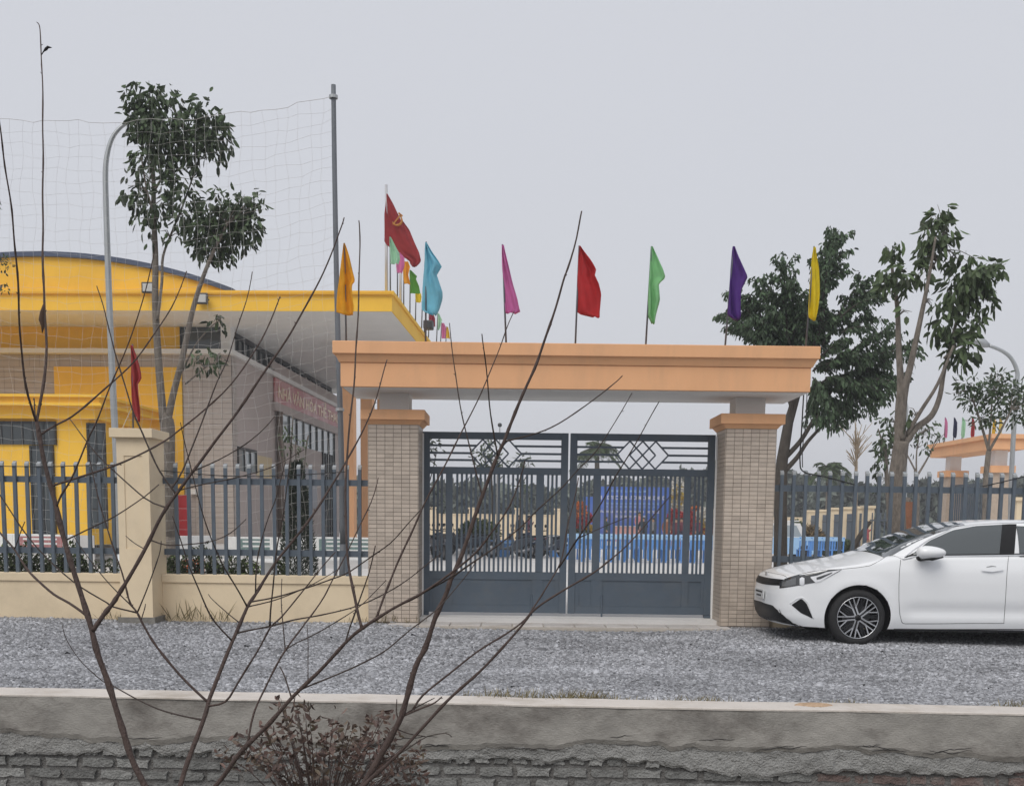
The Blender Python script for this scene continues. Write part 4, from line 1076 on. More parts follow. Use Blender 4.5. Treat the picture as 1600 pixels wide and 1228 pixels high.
# ------------------------------------------------------------------ trees, posts and net inside the fence
M_BARK = mat('grey brown bark', (.19,.165,.14), .95, .45, 7, 1.0, 30, stretch=(3,3,1))
M_BARKD = mat('dark bark', (.065,.055,.046), .95, .3, 8, .8, 50)
M_LEAF = mat('dark green leaves', (.058,.088,.040), .6, .15, 3, attr='tone', trans=.15)
M_LEAF2 = mat('mid green leaves', (.074,.110,.046), .6, .15, 3, attr='tone', trans=.2)
YZ = 0.085
def limb(mb, pts, Y, d0, d1, dy=0.0, n=7):
    """limb drawn through photo pixels at depth Y (drifting by dy); widths in photo pixels"""
    k = len(pts); out = []; rad = []
    for i, (x, y) in enumerate(pts):
        t = i/(k-1); YY = Y+dy*t; out.append(P(x, y, YY)); rad.append((d0+(d1-d0)*t)/2*YY/F)
    # resample smoothly
    V = out; res = []; rr = []
    for i in range(len(V)-1):
        for q in range(4):
            t = q/4; a, b, c, d = V[max(i-1,0)], V[i], V[i+1], V[min(i+2,len(V)-1)]
            res.append(0.5*((2*b)+(c-a)*t+(2*a-5*b+4*c-d)*t*t+(3*b-a-3*c+d)*t**3)); rr.append(rad[i]*(1-t)+rad[i+1]*t)
    res.append(V[-1]); rr.append(rad[-1])
    mb.tube(res, rr, n)
    return res
def crown_leaves(clusters, Y, n_per, L, W, droop=1.0, depth=1.0, spread=.8):
    C, D, T = [], [], []
    for (cx, cy, rx, ry, dens_) in clusters:
        c = P(cx, cy, Y); ax, az = rx*Y/F, ry*Y/F; ay = (ax+az)/2*depth; n = int(n_per*rx*ry/1000*dens_)
        p = rng.normal(size=(n, 3)); p /= np.linalg.norm(p, axis=1)[:, None]; p *= (rng.random(n)**.42)[:, None]
        pos = np.array(c)+p*np.array([ax, ay, az])
        lump = np.sin(pos[:,0]*7+cx)*np.sin(pos[:,2]*8+cy)*np.sin(pos[:,1]*6)
        keep = lump > -.35; pos = pos[keep]; p = p[keep]
        d = p*spread+rng.normal(size=(len(p), 3))*.55; d[:, 2] -= droop
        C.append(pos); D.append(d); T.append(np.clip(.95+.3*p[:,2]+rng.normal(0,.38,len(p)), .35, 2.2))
    C, D, T = np.concatenate(C), np.concatenate(D), np.concatenate(T)
    n = len(C); V, Fq = leaf_arrays(C, D, L*rng.uniform(.7,1.25,n), W*rng.uniform(.7,1.2,n))
    return V, Fq, np.repeat(T, 6)
def twigs(mb, clusters, Y, roots, r=.006):
    for (cx, cy, rx, ry, q) in clusters:
        c = P(cx, cy, Y)
        a = min(roots, key=lambda p: (p-c).length)
        for i in range(5):
            e = c+Vector((random.uniform(-.8,.8)*rx*Y/F, random.uniform(-.5,.5)*rx*Y/F, random.uniform(-.4,.8)*ry*Y/F))
            m_ = a.lerp(e, .5)+Vector((0,0,.05)); mb.tube([a, m_, e], [r*1.6, r, r*.5], 5)
def tree(name, label, Y, limbs, clusters, L, W, n_per, leafm=None, bark=None, droop=1.0, group=None, zb=YZ, depth=1.0, spread=.8):
    mb = MB(); roots = []
    for pts, d0, d1, dy in limbs: roots += limb(mb, pts, Y, d0, d1, dy)
    base = Vector(mb.v[0]); b0 = P(*limbs[0][0][0], Y); b0.z = zb
    t = thing(name, label, 'tree', b0, 0, group)
    if limbs[0][0]:
        r0 = limbs[0][1]/2*Y/F; top_ = P(*limbs[0][0][0], Y); mb.tube([b0-Vector((0,0,.05)), top_+Vector((0,0,.02))], [r0*1.15, r0], 7)
    twigs(mb, clusters, Y, roots)
    mb.build('trunk', bark or M_BARK, t, smooth=True, off=b0)
    V, Fq, T = crown_leaves(clusters, Y, n_per, L, W, droop, depth, spread)
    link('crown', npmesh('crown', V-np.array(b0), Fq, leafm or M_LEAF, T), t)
    return t
# tree before the hall
tree('broadleaf_tree', 'forked young tree with clumps of dark drooping leaves before the yellow hall', 17.0,
     [([(262,840),(262,740),(262,665),(256,655)],24,22,0), ([(256,660),(249,580),(243,480),(243,400),(240,330),(240,280),(235,220)],13,5,.2), ([(262,660),(270,620),(285,560),(300,490),(315,440),(335,390),(355,350)],12,4,-.3),
      ([(246,500),(253,440),(255,400),(270,360),(290,310),(310,250)],5,2,.3), ([(243,340),(230,300),(220,240)],4,2,-.2), ([(240,300),(265,260),(300,215)],4,2,.2), ([(285,580),(305,540),(330,510),(345,500)],3,1.5,0), ([(290,600),(320,575),(340,565)],3,1.5,-.2)],
     [(222,150,30,26,1.1),(258,160,28,28,1),(215,190,26,30,.9),(245,205,42,42,1.6),(285,205,34,34,1.2),(325,175,28,28,1.2),(335,215,28,40,.9),(310,235,36,34,1.3),(240,255,38,30,1.2),
      (212,300,26,30,.55),(240,320,34,32,.7),(275,290,32,34,.7),(225,345,18,20,.4),(290,335,28,30,.8),(350,325,46,30,1.5),(330,365,42,36,1.6),(372,350,36,38,1.3),(395,320,22,22,.9),(345,395,24,20,.8),(325,395,20,14,.8),(268,370,20,10,.3),(345,505,18,14,.5),(320,565,30,18,.5),(345,560,14,14,.3),(235,375,12,8,.3)],
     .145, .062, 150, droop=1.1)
# sparse tall tree right of the gate
tree('broadleaf_tree', 'sparse tall tree with pale forked trunk and large drooping leaves behind the car', 16.6,
     [([(1402,838),(1400,760),(1405,715),(1408,690)],28,23,0), ([(1404,700),(1405,640),(1407,600),(1404,540),(1402,480),(1395,430),(1393,400)],15,3,.3), ([(1408,690),(1412,620),(1425,560),(1440,490),(1452,430),(1462,370)],14,3,-.3),
      ([(1412,695),(1430,670),(1455,650),(1468,620),(1475,580),(1490,520),(1505,460)],12,4,.3), ([(1416,680),(1440,640),(1465,600),(1490,540)],7,4,-.2), ([(1456,420),(1470,395),(1480,380)],3,1.5,.1), ([(1475,560),(1490,545),(1500,540)],4,2,0)],
     [(1466,335,22,16,.9),(1458,365,24,26,1),(1478,380,20,34,.9),(1450,395,18,20,.9),(1438,430,16,18,.9),(1395,390,18,16,.7),(1395,435,26,24,.9),(1385,455,16,16,.7),(1412,445,16,16,.6),(1415,485,12,10,.3),
      (1505,410,24,18,1),(1510,440,38,30,1.5),(1545,430,26,26,1.2),(1495,470,24,26,1),(1535,470,22,24,.6),(1462,480,14,14,.6),(1472,510,22,26,.8),(1500,545,26,26,1.1),(1510,520,20,10,.8),(1480,530,16,18,.6),(1560,415,14,14,.5),(1520,505,20,22,.5),(1420,650,18,20,.25)],
     .175, .075, 120, leafm=M_LEAF2, droop=1.2)
# dense tree with layered sprays behind the beam
def spray_tree():
    Y = 23.0; mb = MB(); base = P(1222, 850, Y); base.z = YZ
    t = thing('spray_tree', 'dense dark tree with layered drooping leaf sprays behind the gate beam', 'tree', base)
    hub = [P(1235, 640, Y), P(1225, 700, Y), base]
    mb.tube([base-Vector((0,0,.05)), P(1220,760,Y), P(1222,720,Y), P(1232,660,Y), P(1250,600,Y)], [.15,.13,.12,.10,.07], 8)
    for pts in ([(1222,720),(1250,690),(1275,650),(1300,610)], [(1222,740),(1245,715),(1262,690),(1290,660)], [(1232,660),(1240,600),(1235,540)], [(1250,600),(1280,520),(1290,450)], [(1240,640),(1210,560),(1190,500)]):
        limb(mb, pts, Y, 9, 4, random.uniform(-.5,.5))
    tips = [(1306,352,1280,500,1),(1222,392,1230,520,1),(1192,425,1215,520,1),(1310,360,1285,470,1),(1362,428,1300,510,1),(1378,445,1310,500,1),(1370,492,1315,520,1),(1398,510,1320,560,1),(1440,540,1330,570,1),(1395,560,1300,570,1),(1400,615,1310,610,1),(1370,640,1310,600,1),
            (1310,670,1285,610,1),(1280,665,1270,600,1),(1145,450,1190,520,1),(1135,480,1190,540,1),(1150,505,1200,540,1),(1250,470,1250,540,1),(1240,430,1240,520,1),(1165,455,1200,520,1),(1290,520,1260,560,1),(1340,600,1290,590,1),(1360,560,1290,570,1),(1330,525,1280,560,1),(1280,440,1260,520,1),(1200,480,1220,540,1),(1340,650,1290,620,1),(1260,500,1245,560,1),(1300,480,1270,540,1),(1420,590,1330,600,1),(1385,595,1320,600,1),(1180,520,1215,560,1),(1315,560,1270,580,1),(1350,620,1300,600,1),(1290,630,1270,590,1),(1300,400,1285,480,1),(1215,455,1235,540,1),(1262,448,1262,540,1),(1242,478,1250,550,1),(1278,475,1268,550,1),(1228,505,1240,560,1),(1205,505,1230,560,1),(1330,480,1285,540,1),(1170,490,1215,550,1),(1335,545,1290,580,1),(1380,575,1310,590,1),(1330,585,1280,600,1),(1300,600,1270,610,1)]
    C, D, T = [], [], []
    for (tx, ty, bx, by, s) in tips:
        for rep in range(2):
            dyy = random.uniform(-.8, .8); jx, jy = random.gauss(0, 7)*rep, random.gauss(0, 6)*rep
            a = P(bx, by, Y+dyy*.3); e = P(tx+jx-(12 if rep else 0), ty+jy+(6 if rep else 0), Y+dyy); jobs = [(a, e, 1.0)]
            if rep == 0:
                for q0 in (.35, .55, .75):
                    for sg in (-1, 1):
                        s0 = a.lerp(e, q0); v_ = (e-a)*random.uniform(.26,.40)*(1.15-q0*.5); an = sg*random.uniform(.45,.8); c_, s_ = math.cos(an), math.sin(an)
                        jobs.append((s0, s0+Vector((v_.x*c_-v_.z*s_, v_.y+random.uniform(-.35,.35), v_.x*s_+v_.z*c_)), .6))
            for a_, e_, th_ in jobs:
                Ln = (e_-a_).length; up = Ln*.10; n = int(Ln*(42 if th_ == 1 else 34))
                line = [a_.lerp(e_, i/6)+Vector((0,0,up*math.sin(math.pi*i/6)-.05*(i/6)**2)) for i in range(7)]
                mb.tube(line, [(.02-.0026*i)*th_ for i in range(7)], 4); dr = (e_-a_).normalized()
                for i in range(n):
                    q = .12+.88*i/n; k = min(5, int(q*6)); p = line[k].lerp(line[k+1], q*6-k)
                    for _ in range(2):
                        d = dr*.35+Vector((random.gauss(0,.22), random.gauss(0,.7), random.gauss(0,.2)))+Vector((0,0,-.8))
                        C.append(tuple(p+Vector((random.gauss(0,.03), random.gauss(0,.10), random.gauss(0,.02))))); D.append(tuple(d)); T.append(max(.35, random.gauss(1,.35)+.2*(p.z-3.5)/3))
    C, D = np.array(C), np.array(D); n = len(C)
    V, Fq = leaf_arrays(C, D, .145*rng.uniform(.6,1.25,n), .058*rng.uniform(.7,1.2,n))
    mb.build('trunk', M_BARKD, t, smooth=True, off=base)
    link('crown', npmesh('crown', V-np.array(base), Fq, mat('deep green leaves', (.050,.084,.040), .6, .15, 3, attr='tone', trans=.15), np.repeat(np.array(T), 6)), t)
spray_tree()
# smaller trees to the right
tree('feathery_tree', 'small feathery tree beside the curved lamp post', 24.0,
     [([(1538,860),(1540,760),(1543,720),(1545,705)],9,8,0), ([(1545,705),(1535,670),(1522,630),(1515,610)],5,2,.2), ([(1545,705),(1565,670),(1580,640)],5,2,-.3), ([(1543,715),(1548,660),(1550,620)],4,2,0)],
     [(1515,600,26,12,1),(1540,610,30,16,1.2),(1570,600,30,14,1.3),(1560,585,18,8,.7),(1520,625,24,14,1),(1560,630,28,16,1.3),(1590,620,22,18,1.2),(1540,655,26,14,1),(1585,655,18,12,.8),(1500,615,14,8,.6),(1605,640,20,20,1)],
     .15, .06, 210, droop=.35, spread=1.1)
tree('small_tree', 'slim leafy tree behind the tall sparse tree trunk', 27.0,
     [([(1390,860),(1388,790),(1385,740),(1384,700)],7,6,0), ([(1384,720),(1378,690),(1372,670)],4,2,0), ([(1384,720),(1392,690),(1398,660)],4,2,0)],
     [(1380,690,14,22,1),(1388,660,18,14,.9),(1374,725,12,20,.9),(1395,700,10,20,.7),(1372,755,10,12,.7)], .17, .08, 230)
tree('small_tree', 'thin open tree before the far gate', 29.0,
     [([(1432,860),(1434,790),(1432,750),(1430,735)],6,5,0), ([(1430,735),(1418,712),(1410,700)],3,2,0), ([(1432,745),(1446,722),(1455,705)],4,2,0), ([(1432,750),(1432,710),(1436,680)],3,1.5,0)],
     [(1436,668,24,10,.8),(1420,685,18,14,.7),(1448,680,20,16,.7),(1440,700,18,16,.6),(1455,665,16,10,.5),(1470,680,12,10,.4)], .15, .065, 160)
def dry_tree():
    Y = 40.0; b0 = P(1336, 850, Y); b0.z = YZ; t = thing('dry_tree', 'bare pale broom shaped tree behind the fence', 'tree', b0); mb = MB()
    mb.tube([b0, P(1337,760,Y), P(1338,720,Y)], [.09,.07,.05], 6)
    for i in range(34):
        y0 = random.uniform(690,735); a = random.uniform(-1,1); l = random.uniform(14,34)*(1 if abs(a) > .3 else 1.1)
        limb(mb, [(1338,y0),(1338+a*l*.4,y0-l*.45),(1338+a*l*.95,y0-l)], Y, 2.2, .9, random.uniform(-.7,.7), 4)
        limb(mb, [(1338+a*l*.4,y0-l*.45),(1338+a*l*.6+random.gauss(0,4),y0-l*.9)], Y, 1.4, .8, random.uniform(-.4,.4), 4)
    mb.build('trunk', mat('straw coloured twigs', (.34,.27,.19), .9, .2, 5), t, off=b0)
dry_tree()
# leaves of a tree that reaches in from the left edge
tree('overhanging_tree', 'tree outside the left edge with a few fine leafy twigs reaching in', 16.2,
     [([(-160,840),(-150,600),(-130,480)],16,10,0), ([(-130,480),(-60,430),(0,405)],6,2,0), ([(-140,540),(-70,470),(0,455)],6,2,0), ([(-130,480),(-70,360),(0,318)],5,1.5,0)],
     [(2,412,16,14,.7),(3,452,12,8,.5),(-60,420,50,40,1),(-4,318,9,10,.5),(-70,360,50,40,1)], .07, .03, 300, droop=.4)
# street lamps
def lamp(name, label, pts, Y, d0, d1, head, base_py, group=None):
    b0 = P(pts[0][0], pts[0][1], Y); b0.z = YZ; t = thing(name, label, 'street lamp', b0, 0, group); mb = MB()
    res = limb(mb, pts, Y, d0, d1, 0, 12); 
    mb.tube([b0, res[0]+Vector((0,0,.01))], [d0/2*Y/F*1.15, d0/2*Y/F], 12)
    mb.build('pole', M_GALV, t, smooth=True, off=b0)
    bevel(MB().box(-.16,.16,-.16,.16,0,.03).build('base_plate', M_GALV, t), .006)
    h0, h1 = P(*head[0], Y)-b0, P(*head[1], Y)-b0
    hd = MB().tube([h0, h0.lerp(h1,.3), h0.lerp(h1,.8), h1], [.05,.10,.09,.03], 10); hd.build('lamp_head', M_GALV, t, smooth=True)
    return t
GS = 'street lamps inside the fence'
lamp('street_lamp', 'tall galvanised lamp post with curved arm reaching into the leafy tree', [(187,860),(183,740),(176,600),(170,450),(166,330),(165,270),(168,240),(176,215),(190,198),(205,190)], 17.7, 11.5, 5, [(205,190),(250,182)], 860, GS)
lamp('street_lamp', 'galvanised lamp post with curved arm beside the feathery tree', [(1579,830),(1580,760),(1583,690),(1589,600),(1589,580),(1580,560),(1565,548),(1545,540)], 26.0, 8, 5, [(1545,540),(1518,530)], 860, GS)
lamp('street_lamp', 'thin lamp post behind the sparse tree trunk', [(1414,830),(1415,740),(1416,660),(1417,635),(1410,618),(1396,606),(1375,600)], 34.0, 5, 3, [(1375,600),(1362,597)], 860, GS)
# net post and net
np_b = P(533, 860, 15.7); np_b.z = YZ
npst = thing('net_post', 'tall grey steel post holding the ball net', 'post', np_b)
mb = MB(); limb(mb, [(536,850),(533,700),(529,560),(526,440),(523,280),(521,133)], 15.7, 9.5, 7, 0, 10)
mb.tube([np_b, P(536,850,15.7)], .046, 10); mb.build('post', mat('grey post paint', (.135,.15,.17), .5, .15, 3), npst, smooth=True, off=np_b)
for py, px in ((152, 521), (640, 531)):
    c = P(px, py, 15.7)-np_b; MB().lathe([(.045,-.02),(.06,-.02),(.06,.02),(.045,.02)], 12, 'Z', c).build('collar', M_GALV, npst)
def net():
    V, Fc = [], []
    Yn = 15.72
    top_tab = [(-120,180),(0,186),(100,190),(180,191),(280,186),(360,179),(440,168),(519,152)]
    px0, px1, sx = -110, 520, 17.6; nr = 38; sy = 18.3
    cols = int((px1-px0)/sx)
    def pt(ix, iy):
        x = px0+(px1-px0)*ix/cols; y = interp(top_tab, x)+sy*iy
        lean = (533-521)/(700)*(y-152)*(ix/cols)
        sag = 14*math.sin(math.pi*min(1, max(0, (x+110)/630)))*math.sin(math.pi*iy/nr)*.6
        x += lean+2.6*math.sin(ix*1.7+iy*.6)+1.8*math.sin(iy*1.3+ix*.4); y += sag+2.2*math.sin(ix*.9+iy*1.9)+1.5*math.sin(ix*2.3-iy*.5)
        if ix == cols: x = interp([(152,521),(440,526),(560,529),(700,533),(850,536)], y)-3
        p = P(x, min(y, 872), Yn+.10*math.sin(ix*.35)+.16*math.sin(iy*.22+ix*.1)*(1-ix/cols)); return p
    pts = [[pt(i, j) for j in range(nr+1)] for i in range(cols+1)]
    mb = MB()
    for i in range(cols+1): mb.tube(pts[i], .0015, 3, False)
    for j in range(nr+1): mb.tube([pts[i][j] for i in range(cols+1)], .0015 if j else .0035, 3, False)
    o = mb.build('ball_net', mat('pale net cord', (.62,.61,.59), .8, .1, 4)); tag(o, 'fine pale ball net hanging before the yellow hall', 'net', kind=None)
net()
# clipped bushes behind the left fence
M_BUSH = mat('hedge leaves', (.055,.075,.025), .6, .2, 4, attr='tone', trans=.2)
def bush(px, Y, w, h, label, group='low bushes behind the cream wall', pale=.0, zb=YZ):
    c = P(px, 880, Y); b0 = Vector((c.x, Y, zb)); t = thing('bush', label, 'bush', b0, 0, group); mb = MB()
    for i in range(6):
        e = Vector((random.uniform(-.7,.7)*w/2, random.uniform(-.6,.6)*w/2, h*random.uniform(.5,.9))); mb.tube([(0,0,0), e*.5+Vector((0,0,.05)), e], [.014,.01,.005], 4)
    mb.build('stem', M_BARKD, t)
    n = int(900*w*h/.3); p = rng.normal(size=(n,3)); p = unit(p)*(rng.random(n)**.35)[:,None]
    pos = p*np.array([w/2, w/2.2, h/2])+np.array([0,0,h*.55]); pos = pos[(np.sin(pos[:,0]*14+px)*np.sin(pos[:,2]*15)*np.sin(pos[:,1]*13)) > -.35]
    n = len(pos); V, Fq = leaf_arrays(pos, rng.normal(size=(n,3))+np.array([0,0,.4]), .055*rng.uniform(.6,1.3,n), .03*rng.uniform(.6,1.3,n))
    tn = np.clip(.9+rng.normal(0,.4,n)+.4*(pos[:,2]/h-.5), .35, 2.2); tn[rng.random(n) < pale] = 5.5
    link('foliage', npmesh('foliage', V, Fq, M_BUSH, np.repeat(tn, 6)), t)
B1 = 'low clipped green bush behind the cream wall before the yellow hall'
for px in (-14, 12, 38, 62, 88, 112): bush(px, 15.3+random.uniform(-.1,.2), .40, .84+random.uniform(-.1,.06), B1, pale=.02)
for px in (128, 150, 172): bush(px, 15.3, .30, .66+random.uniform(-.06,.1), 'thin low bush behind the cream wall near the cream pier', pale=.10)
B2 = 'low flowering green bush behind the wall between pier and gate pillar'
for px in (268, 292, 318, 344, 366, 386): bush(px, 15.3+random.uniform(-.1,.2), .38, .80+random.uniform(-.1,.08), B2, pale=.05)
bush(400, 15.2, .24, .62, 'spindly bush with pale flowers behind the fence bars', pale=.25); bush(436, 15.3, .2, .7, 'narrow dark bush beside the tall conifer behind the bars')
# dark upright conifer and bare stems behind the middle fence panel
def conifer():
    Y = 18.5; c = P(466, 860, Y); b0 = Vector((c.x, Y, YZ)); t = thing('conifer', 'dark upright conifer behind the fence before the hall sign', 'tree', b0); mb = MB()
    mb.tube([(0,0,0),(0,0,1.9)], [.04,.01], 6); mb.build('trunk', M_BARKD, t)
    n = 5200; h = rng.random(n)**.8*2.05+.12; r = .30*(1-(h/2.25)**1.6)+.03; a = rng.random(n)*6.28; q = rng.random(n)**.4
    pos = np.stack([r*q*np.cos(a), r*q*np.sin(a), h], 1); d = np.stack([np.cos(a)*.6, np.sin(a)*.6, np.full(n, .7)], 1)+rng.normal(0,.3,(n,3))
    V, Fq = leaf_arrays(pos, d, .09*rng.uniform(.6,1.2,n), .022*rng.uniform(.7,1.2,n))
    link('foliage', npmesh('foliage', V, Fq, mat('conifer green', (.030,.042,.024), .7, .2, 4, attr='tone'), np.repeat(rng.uniform(.5,1.5,n), 6)), t)
    Y = 19.5; c = P(455, 860, Y); b0 = Vector((c.x, Y, YZ)); t = thing('slender_tree', 'cluster of slender grey stems with sparse leaves before the hall windows', 'tree', b0); mb = MB()
    for pts in ([(450,862),(452,780),(455,700),(458,650)], [(452,862),(448,760),(440,680),(436,655)], [(456,862),(462,760),(462,690)], [(458,862),(470,770),(478,700),(482,680)]): limb(mb, pts, Y, 5, 2, random.uniform(-.2,.2), 5)
    mb.tube([b0-Vector((0,0,.02)), b0+Vector((0,0,.25))], .07, 6)
    mb.build('trunk', M_BARK, t, smooth=True, off=b0)
    V, Fq, T = crown_leaves([(450,675,14,12,.7),(462,690,18,14,.6),(445,700,12,12,.4),(474,720,10,12,.4)], Y, 240, .10, .04, .8)
    link('crown', npmesh('crown', V-np.array(b0), Fq, M_LEAF2, T), t)
conifer()
# ------------------------------------------------------------------ things standing in the yard
M_BLUEP = mat('blue plastic', (.10,.27,.62), .4, .1, 3)
M_BLUEL = mat('light blue plastic', (.32,.52,.76), .4, .1, 3)
M_TERR = mat('white terrazzo', (.72,.72,.70), .6, .08, 6)
def ypt(px, py): return G(px, py, YZ)
# stone benches before the hall
def bench(px, Y, rz, label, panel=None, w=1.3):
    c = P(px, 870, Y); t = thing('stone_bench', label, 'bench', (c.x, Y, YZ), rz, 'white stone benches before the hall')
    for s in (-1, 1):
        b = MB().prism([(-.18,0),(.22,0),(.20,.40),(.26,.42),(.30,.86),(.24,.86),(.17,.46),(-.18,.42)], s*w*.38-.05, s*w*.38+.05, 'YZ'); bevel(b.build('leg', M_TERR, t), .01, 1)
    bevel(MB().box(-w/2, w/2, -.24, .20, .422, .475).build('seat', M_TERR, t), .012)
    bk = bevel(MB().box(-w/2, w/2, .175, .235, .52, .90).build('backrest', M_TERR, t), .012)
    if panel:
        MB().box(-w*.34, w*.34, .166, .1745, .56, .86).build('name_panel', panel, bk)
        for i in range(3): MB().box(-w*.26, w*.26, .160, .1655, .79-.09*i, .825-.09*i).build('lettering', M_TERR, bk)
    return t
M_PINK = mat('dull red panel', (.36,.16,.16), .7, .1, 4); M_TEAL = mat('green grey panel', (.15,.22,.21), .7, .1, 4)
bench(58, 22, 0, 'white stone bench with dull red lettered back panel before yellow doors', M_PINK)
bench(4, 22.4, .1, 'white stone bench standing beside the one with the red panel')
bench(404, 22, .0, 'white stone bench with green grey lettered back before the taupe wall', M_TEAL, 1.35)
bench(308, 22.6, 1.1, 'white stone bench turned sideways beside the red door')
bench(440, 21.4, -.5, 'white stone bench angled beside the dark conifer', None, .9)
bench(545, 23.0, 0, 'long stone bench near the foot of the apricot column', M_TEAL, 1.9)
def crate(px, py, Y):
    c = P(px, py, Y); t = thing('orange_stool', 'orange slatted plastic stool on the yard before the taupe tiles', 'stool', (c.x, Y, YZ))
    m = mat('orange plastic', (.62,.12,.03), .5, .05); bevel(MB().box(-.17,.17,-.17,.17,.42,.46).build('seat', m, t), .01)
    for x in (-.14,.14):
        for y in (-.14,.14): MB().frustum(x-.03,x+.03,y-.03,y+.03,0,.42,-.005).build('leg', m, t)
    for x in (-.07,0,.07): MB().box(x-.015,x+.015,-.16,-.13,.1,.42).build('slat', m, t)
crate(302, 860, 21.4)
# scooters behind the gate
def scooter_proto():
    t = thing('scooter', '', 'scooter', (0,0,0)); 
    dk = mat('black scooter body', (.03,.034,.045), .25, .05, 4, coat=.6); gm_ = mat('grey metal parts', (.25,.25,.26), .35, .1, 6, metal=.6)
    for x in (-.64, .62):
        w_ = MB().lathe([(.20,-.04),(.245,-.05),(.275,-.03),(.28,0),(.275,.03),(.245,.05),(.20,.04)], 28, 'Y', (x, 0, .28)).build('wheel', M_BLACK, t, smooth=True)
        MB().lathe([(.02,-.03),(.03,-.03),(.20,-.02),(.205,.02),(.03,.03),(.02,.03)], 16, 'Y', (x, 0, .28)).build('rim', gm_, w_, smooth=True)
    body_ = MB(); prof = [(-.52,.42),(-.35,.30),(.05,.27),(.20,.30),(.55,.45),(.86,.66),(.84,.74),(.55,.72),(.20,.66),(.08,.46),(-.22,.36),(-.33,.55),(-.42,.84),(-.52,.86),(-.50,.62)]
    body_.prism(prof, -.14, .14); bevel(body_.build('body', dk, t), .05, 3)
    MB().prism([(-.78,.56),(-.60,.60),(-.44,.52),(-.42,.46),(-.60,.54),(-.80,.50)], -.07, .07).build('front_mudguard', dk, t)
    bevel(MB().prism([(.18,.665),(.80,.745),(.86,.80),(.50,.80),(.18,.745)], -.12, .12).build('seat', M_BLACK, t), .03, 2)
    MB().tube([(-.64,.07,.28),(-.50,.05,.70),(-.42,.0,.92)], .022, 8).tube([(-.64,-.07,.28),(-.50,-.05,.70)], .022, 8).build('fork', gm_, t, smooth=True)
    MB().tube([(-.36,-.34,.98),(-.42,-.12,.95),(-.42,.12,.95),(-.36,.34,.98)], .017, 8).build('handlebar', M_BLACK, t, smooth=True)
    for s in (-1, 1):
        MB().tube([(-.40,s*.22,.97),(-.40,s*.30,1.10)], .006, 6).build('mirror_stem', M_BLACK, t)
        MB().lathe([(.001,-.012),(.055,-.01),(.055,.01),(.001,.012)], 12, 'X', (-.40,s*.30,1.13)).build('mirror', M_BLACK, t)
    bevel(MB().box(-.545,-.515,-.09,.09,.74,.86).build('headlight', M_LAMP, t), .01); MB().box(.85,.88,-.07,.07,.66,.72).build('tail_light', mat('red lens', (.4,.01,.01), .2, .0), t)
    MB().tube([(.10,-.16,.24),(.45,-.17,.26),(.78,-.18,.36)], [.03,.05,.055], 8).build('exhaust', gm_, t, smooth=True)
    MB().tube([(.12,.10,.25),(.16,.24,.01)], .012, 6).build('side_stand', gm_, t)
    return t
sc = scooter_proto(); GSC = 'scooters parked in the yard'
spots = [(672,870,2.2,'black scooter half hidden by the gate pillar'),(686,874,1.9,'black scooter turned towards the gate by the left stile'),(706,866,.4,'black scooter beside the round green bush'),(727,868,.3,'black scooter standing next to the round green bush'),
         (797,872,.15,'dark scooter beside the blue covered load'),(817,870,-.2,'dark scooter in the middle of the parked row'),(838,869,.35,'dark scooter in front of the people by the gate post'),(858,872,.6,'dark scooter before the white box on the blue stand')]
for i, (px, py, rz, lb) in enumerate(spots):
    o = sc if i == 0 else copy_tree(sc); q = ypt(px, py); o.location = (q.x, q.y, YZ); o.rotation_euler = (0, 0, rz); tag(o, lb, 'scooter', GSC)
# blue cover and white box on a stand
q = ypt(783, 870); t = thing('blue_tub', 'blue plastic tub beside the dark scooters', 'tub', q); 
MB().lathe([(.001,.01),(.30,.01),(.36,.55),(.39,.56),(.39,.60),(.34,.60),(.28,.06),(.001,.05)], 24).build('tub', M_BLUEP, t, smooth=True); MB().lathe([(.36,.50),(.395,.50),(.395,.54),(.36,.54)], 24).build('rim', M_BLUEL, t, smooth=True)
q = ypt(869, 870); t = thing('box_stand', 'blue stand carrying a white box beside the gate middle', 'stand', q)
bevel(MB().box(-.26,.26,-.2,.2,0,.42).build('stand', M_BLUEP, t), .02); bevel(MB().box(-.28,.28,-.22,.22,.42,.75).build('box', M_TERR, t), .02); MB().box(-.30,.30,-.24,.24,.75,.79).build('lid', M_TERR, t)
# chairs in rows
def chair_proto():
    t = thing('blue_chair', '', 'chair')
    bevel(MB().box(-.22,.22,-.21,.21,.42,.45).build('seat', M_BLUEP, t), .012)
    for x in (-.19,.19):
        MB().frustum(x-.025,x+.025,-.20,-.15,0,.42,-.004).build('leg', M_BLUEP, t); MB().bar((x,.19,0),(x*1.02,.24,.86),.045,.035).build('leg', M_BLUEP, t)
    bevel(MB().box(-.23,.23,.215,.255,.74,.88).build('top_rail', M_BLUEL, t), .012)
    for x in (-.10,0,.10): MB().bar((x,.20,.45),(x,.235,.75),.05,.02).build('back_slat', M_BLUEP, t)
    return t
ch = chair_proto(); GC = 'blue plastic chairs set out in rows before the stage'; k = 0
rows_ = [(36.2, 899, 1112, 11, 'blue plastic chair in the row nearest the scooters, facing the blue backdrop'), (38.2, 893, 1116, 11, 'blue plastic chair in the second row facing the blue backdrop'), (40.4, 905, 1112, 10, 'blue plastic chair in the row nearest the stage')]
def put_chair(x, Y, rz, lb):
    global k
    o = ch if k == 0 else copy_tree(ch); k += 1; o.location = (x, Y, YZ); o.rotation_euler = (0, 0, rz); tag(o, lb, 'chair', GC)
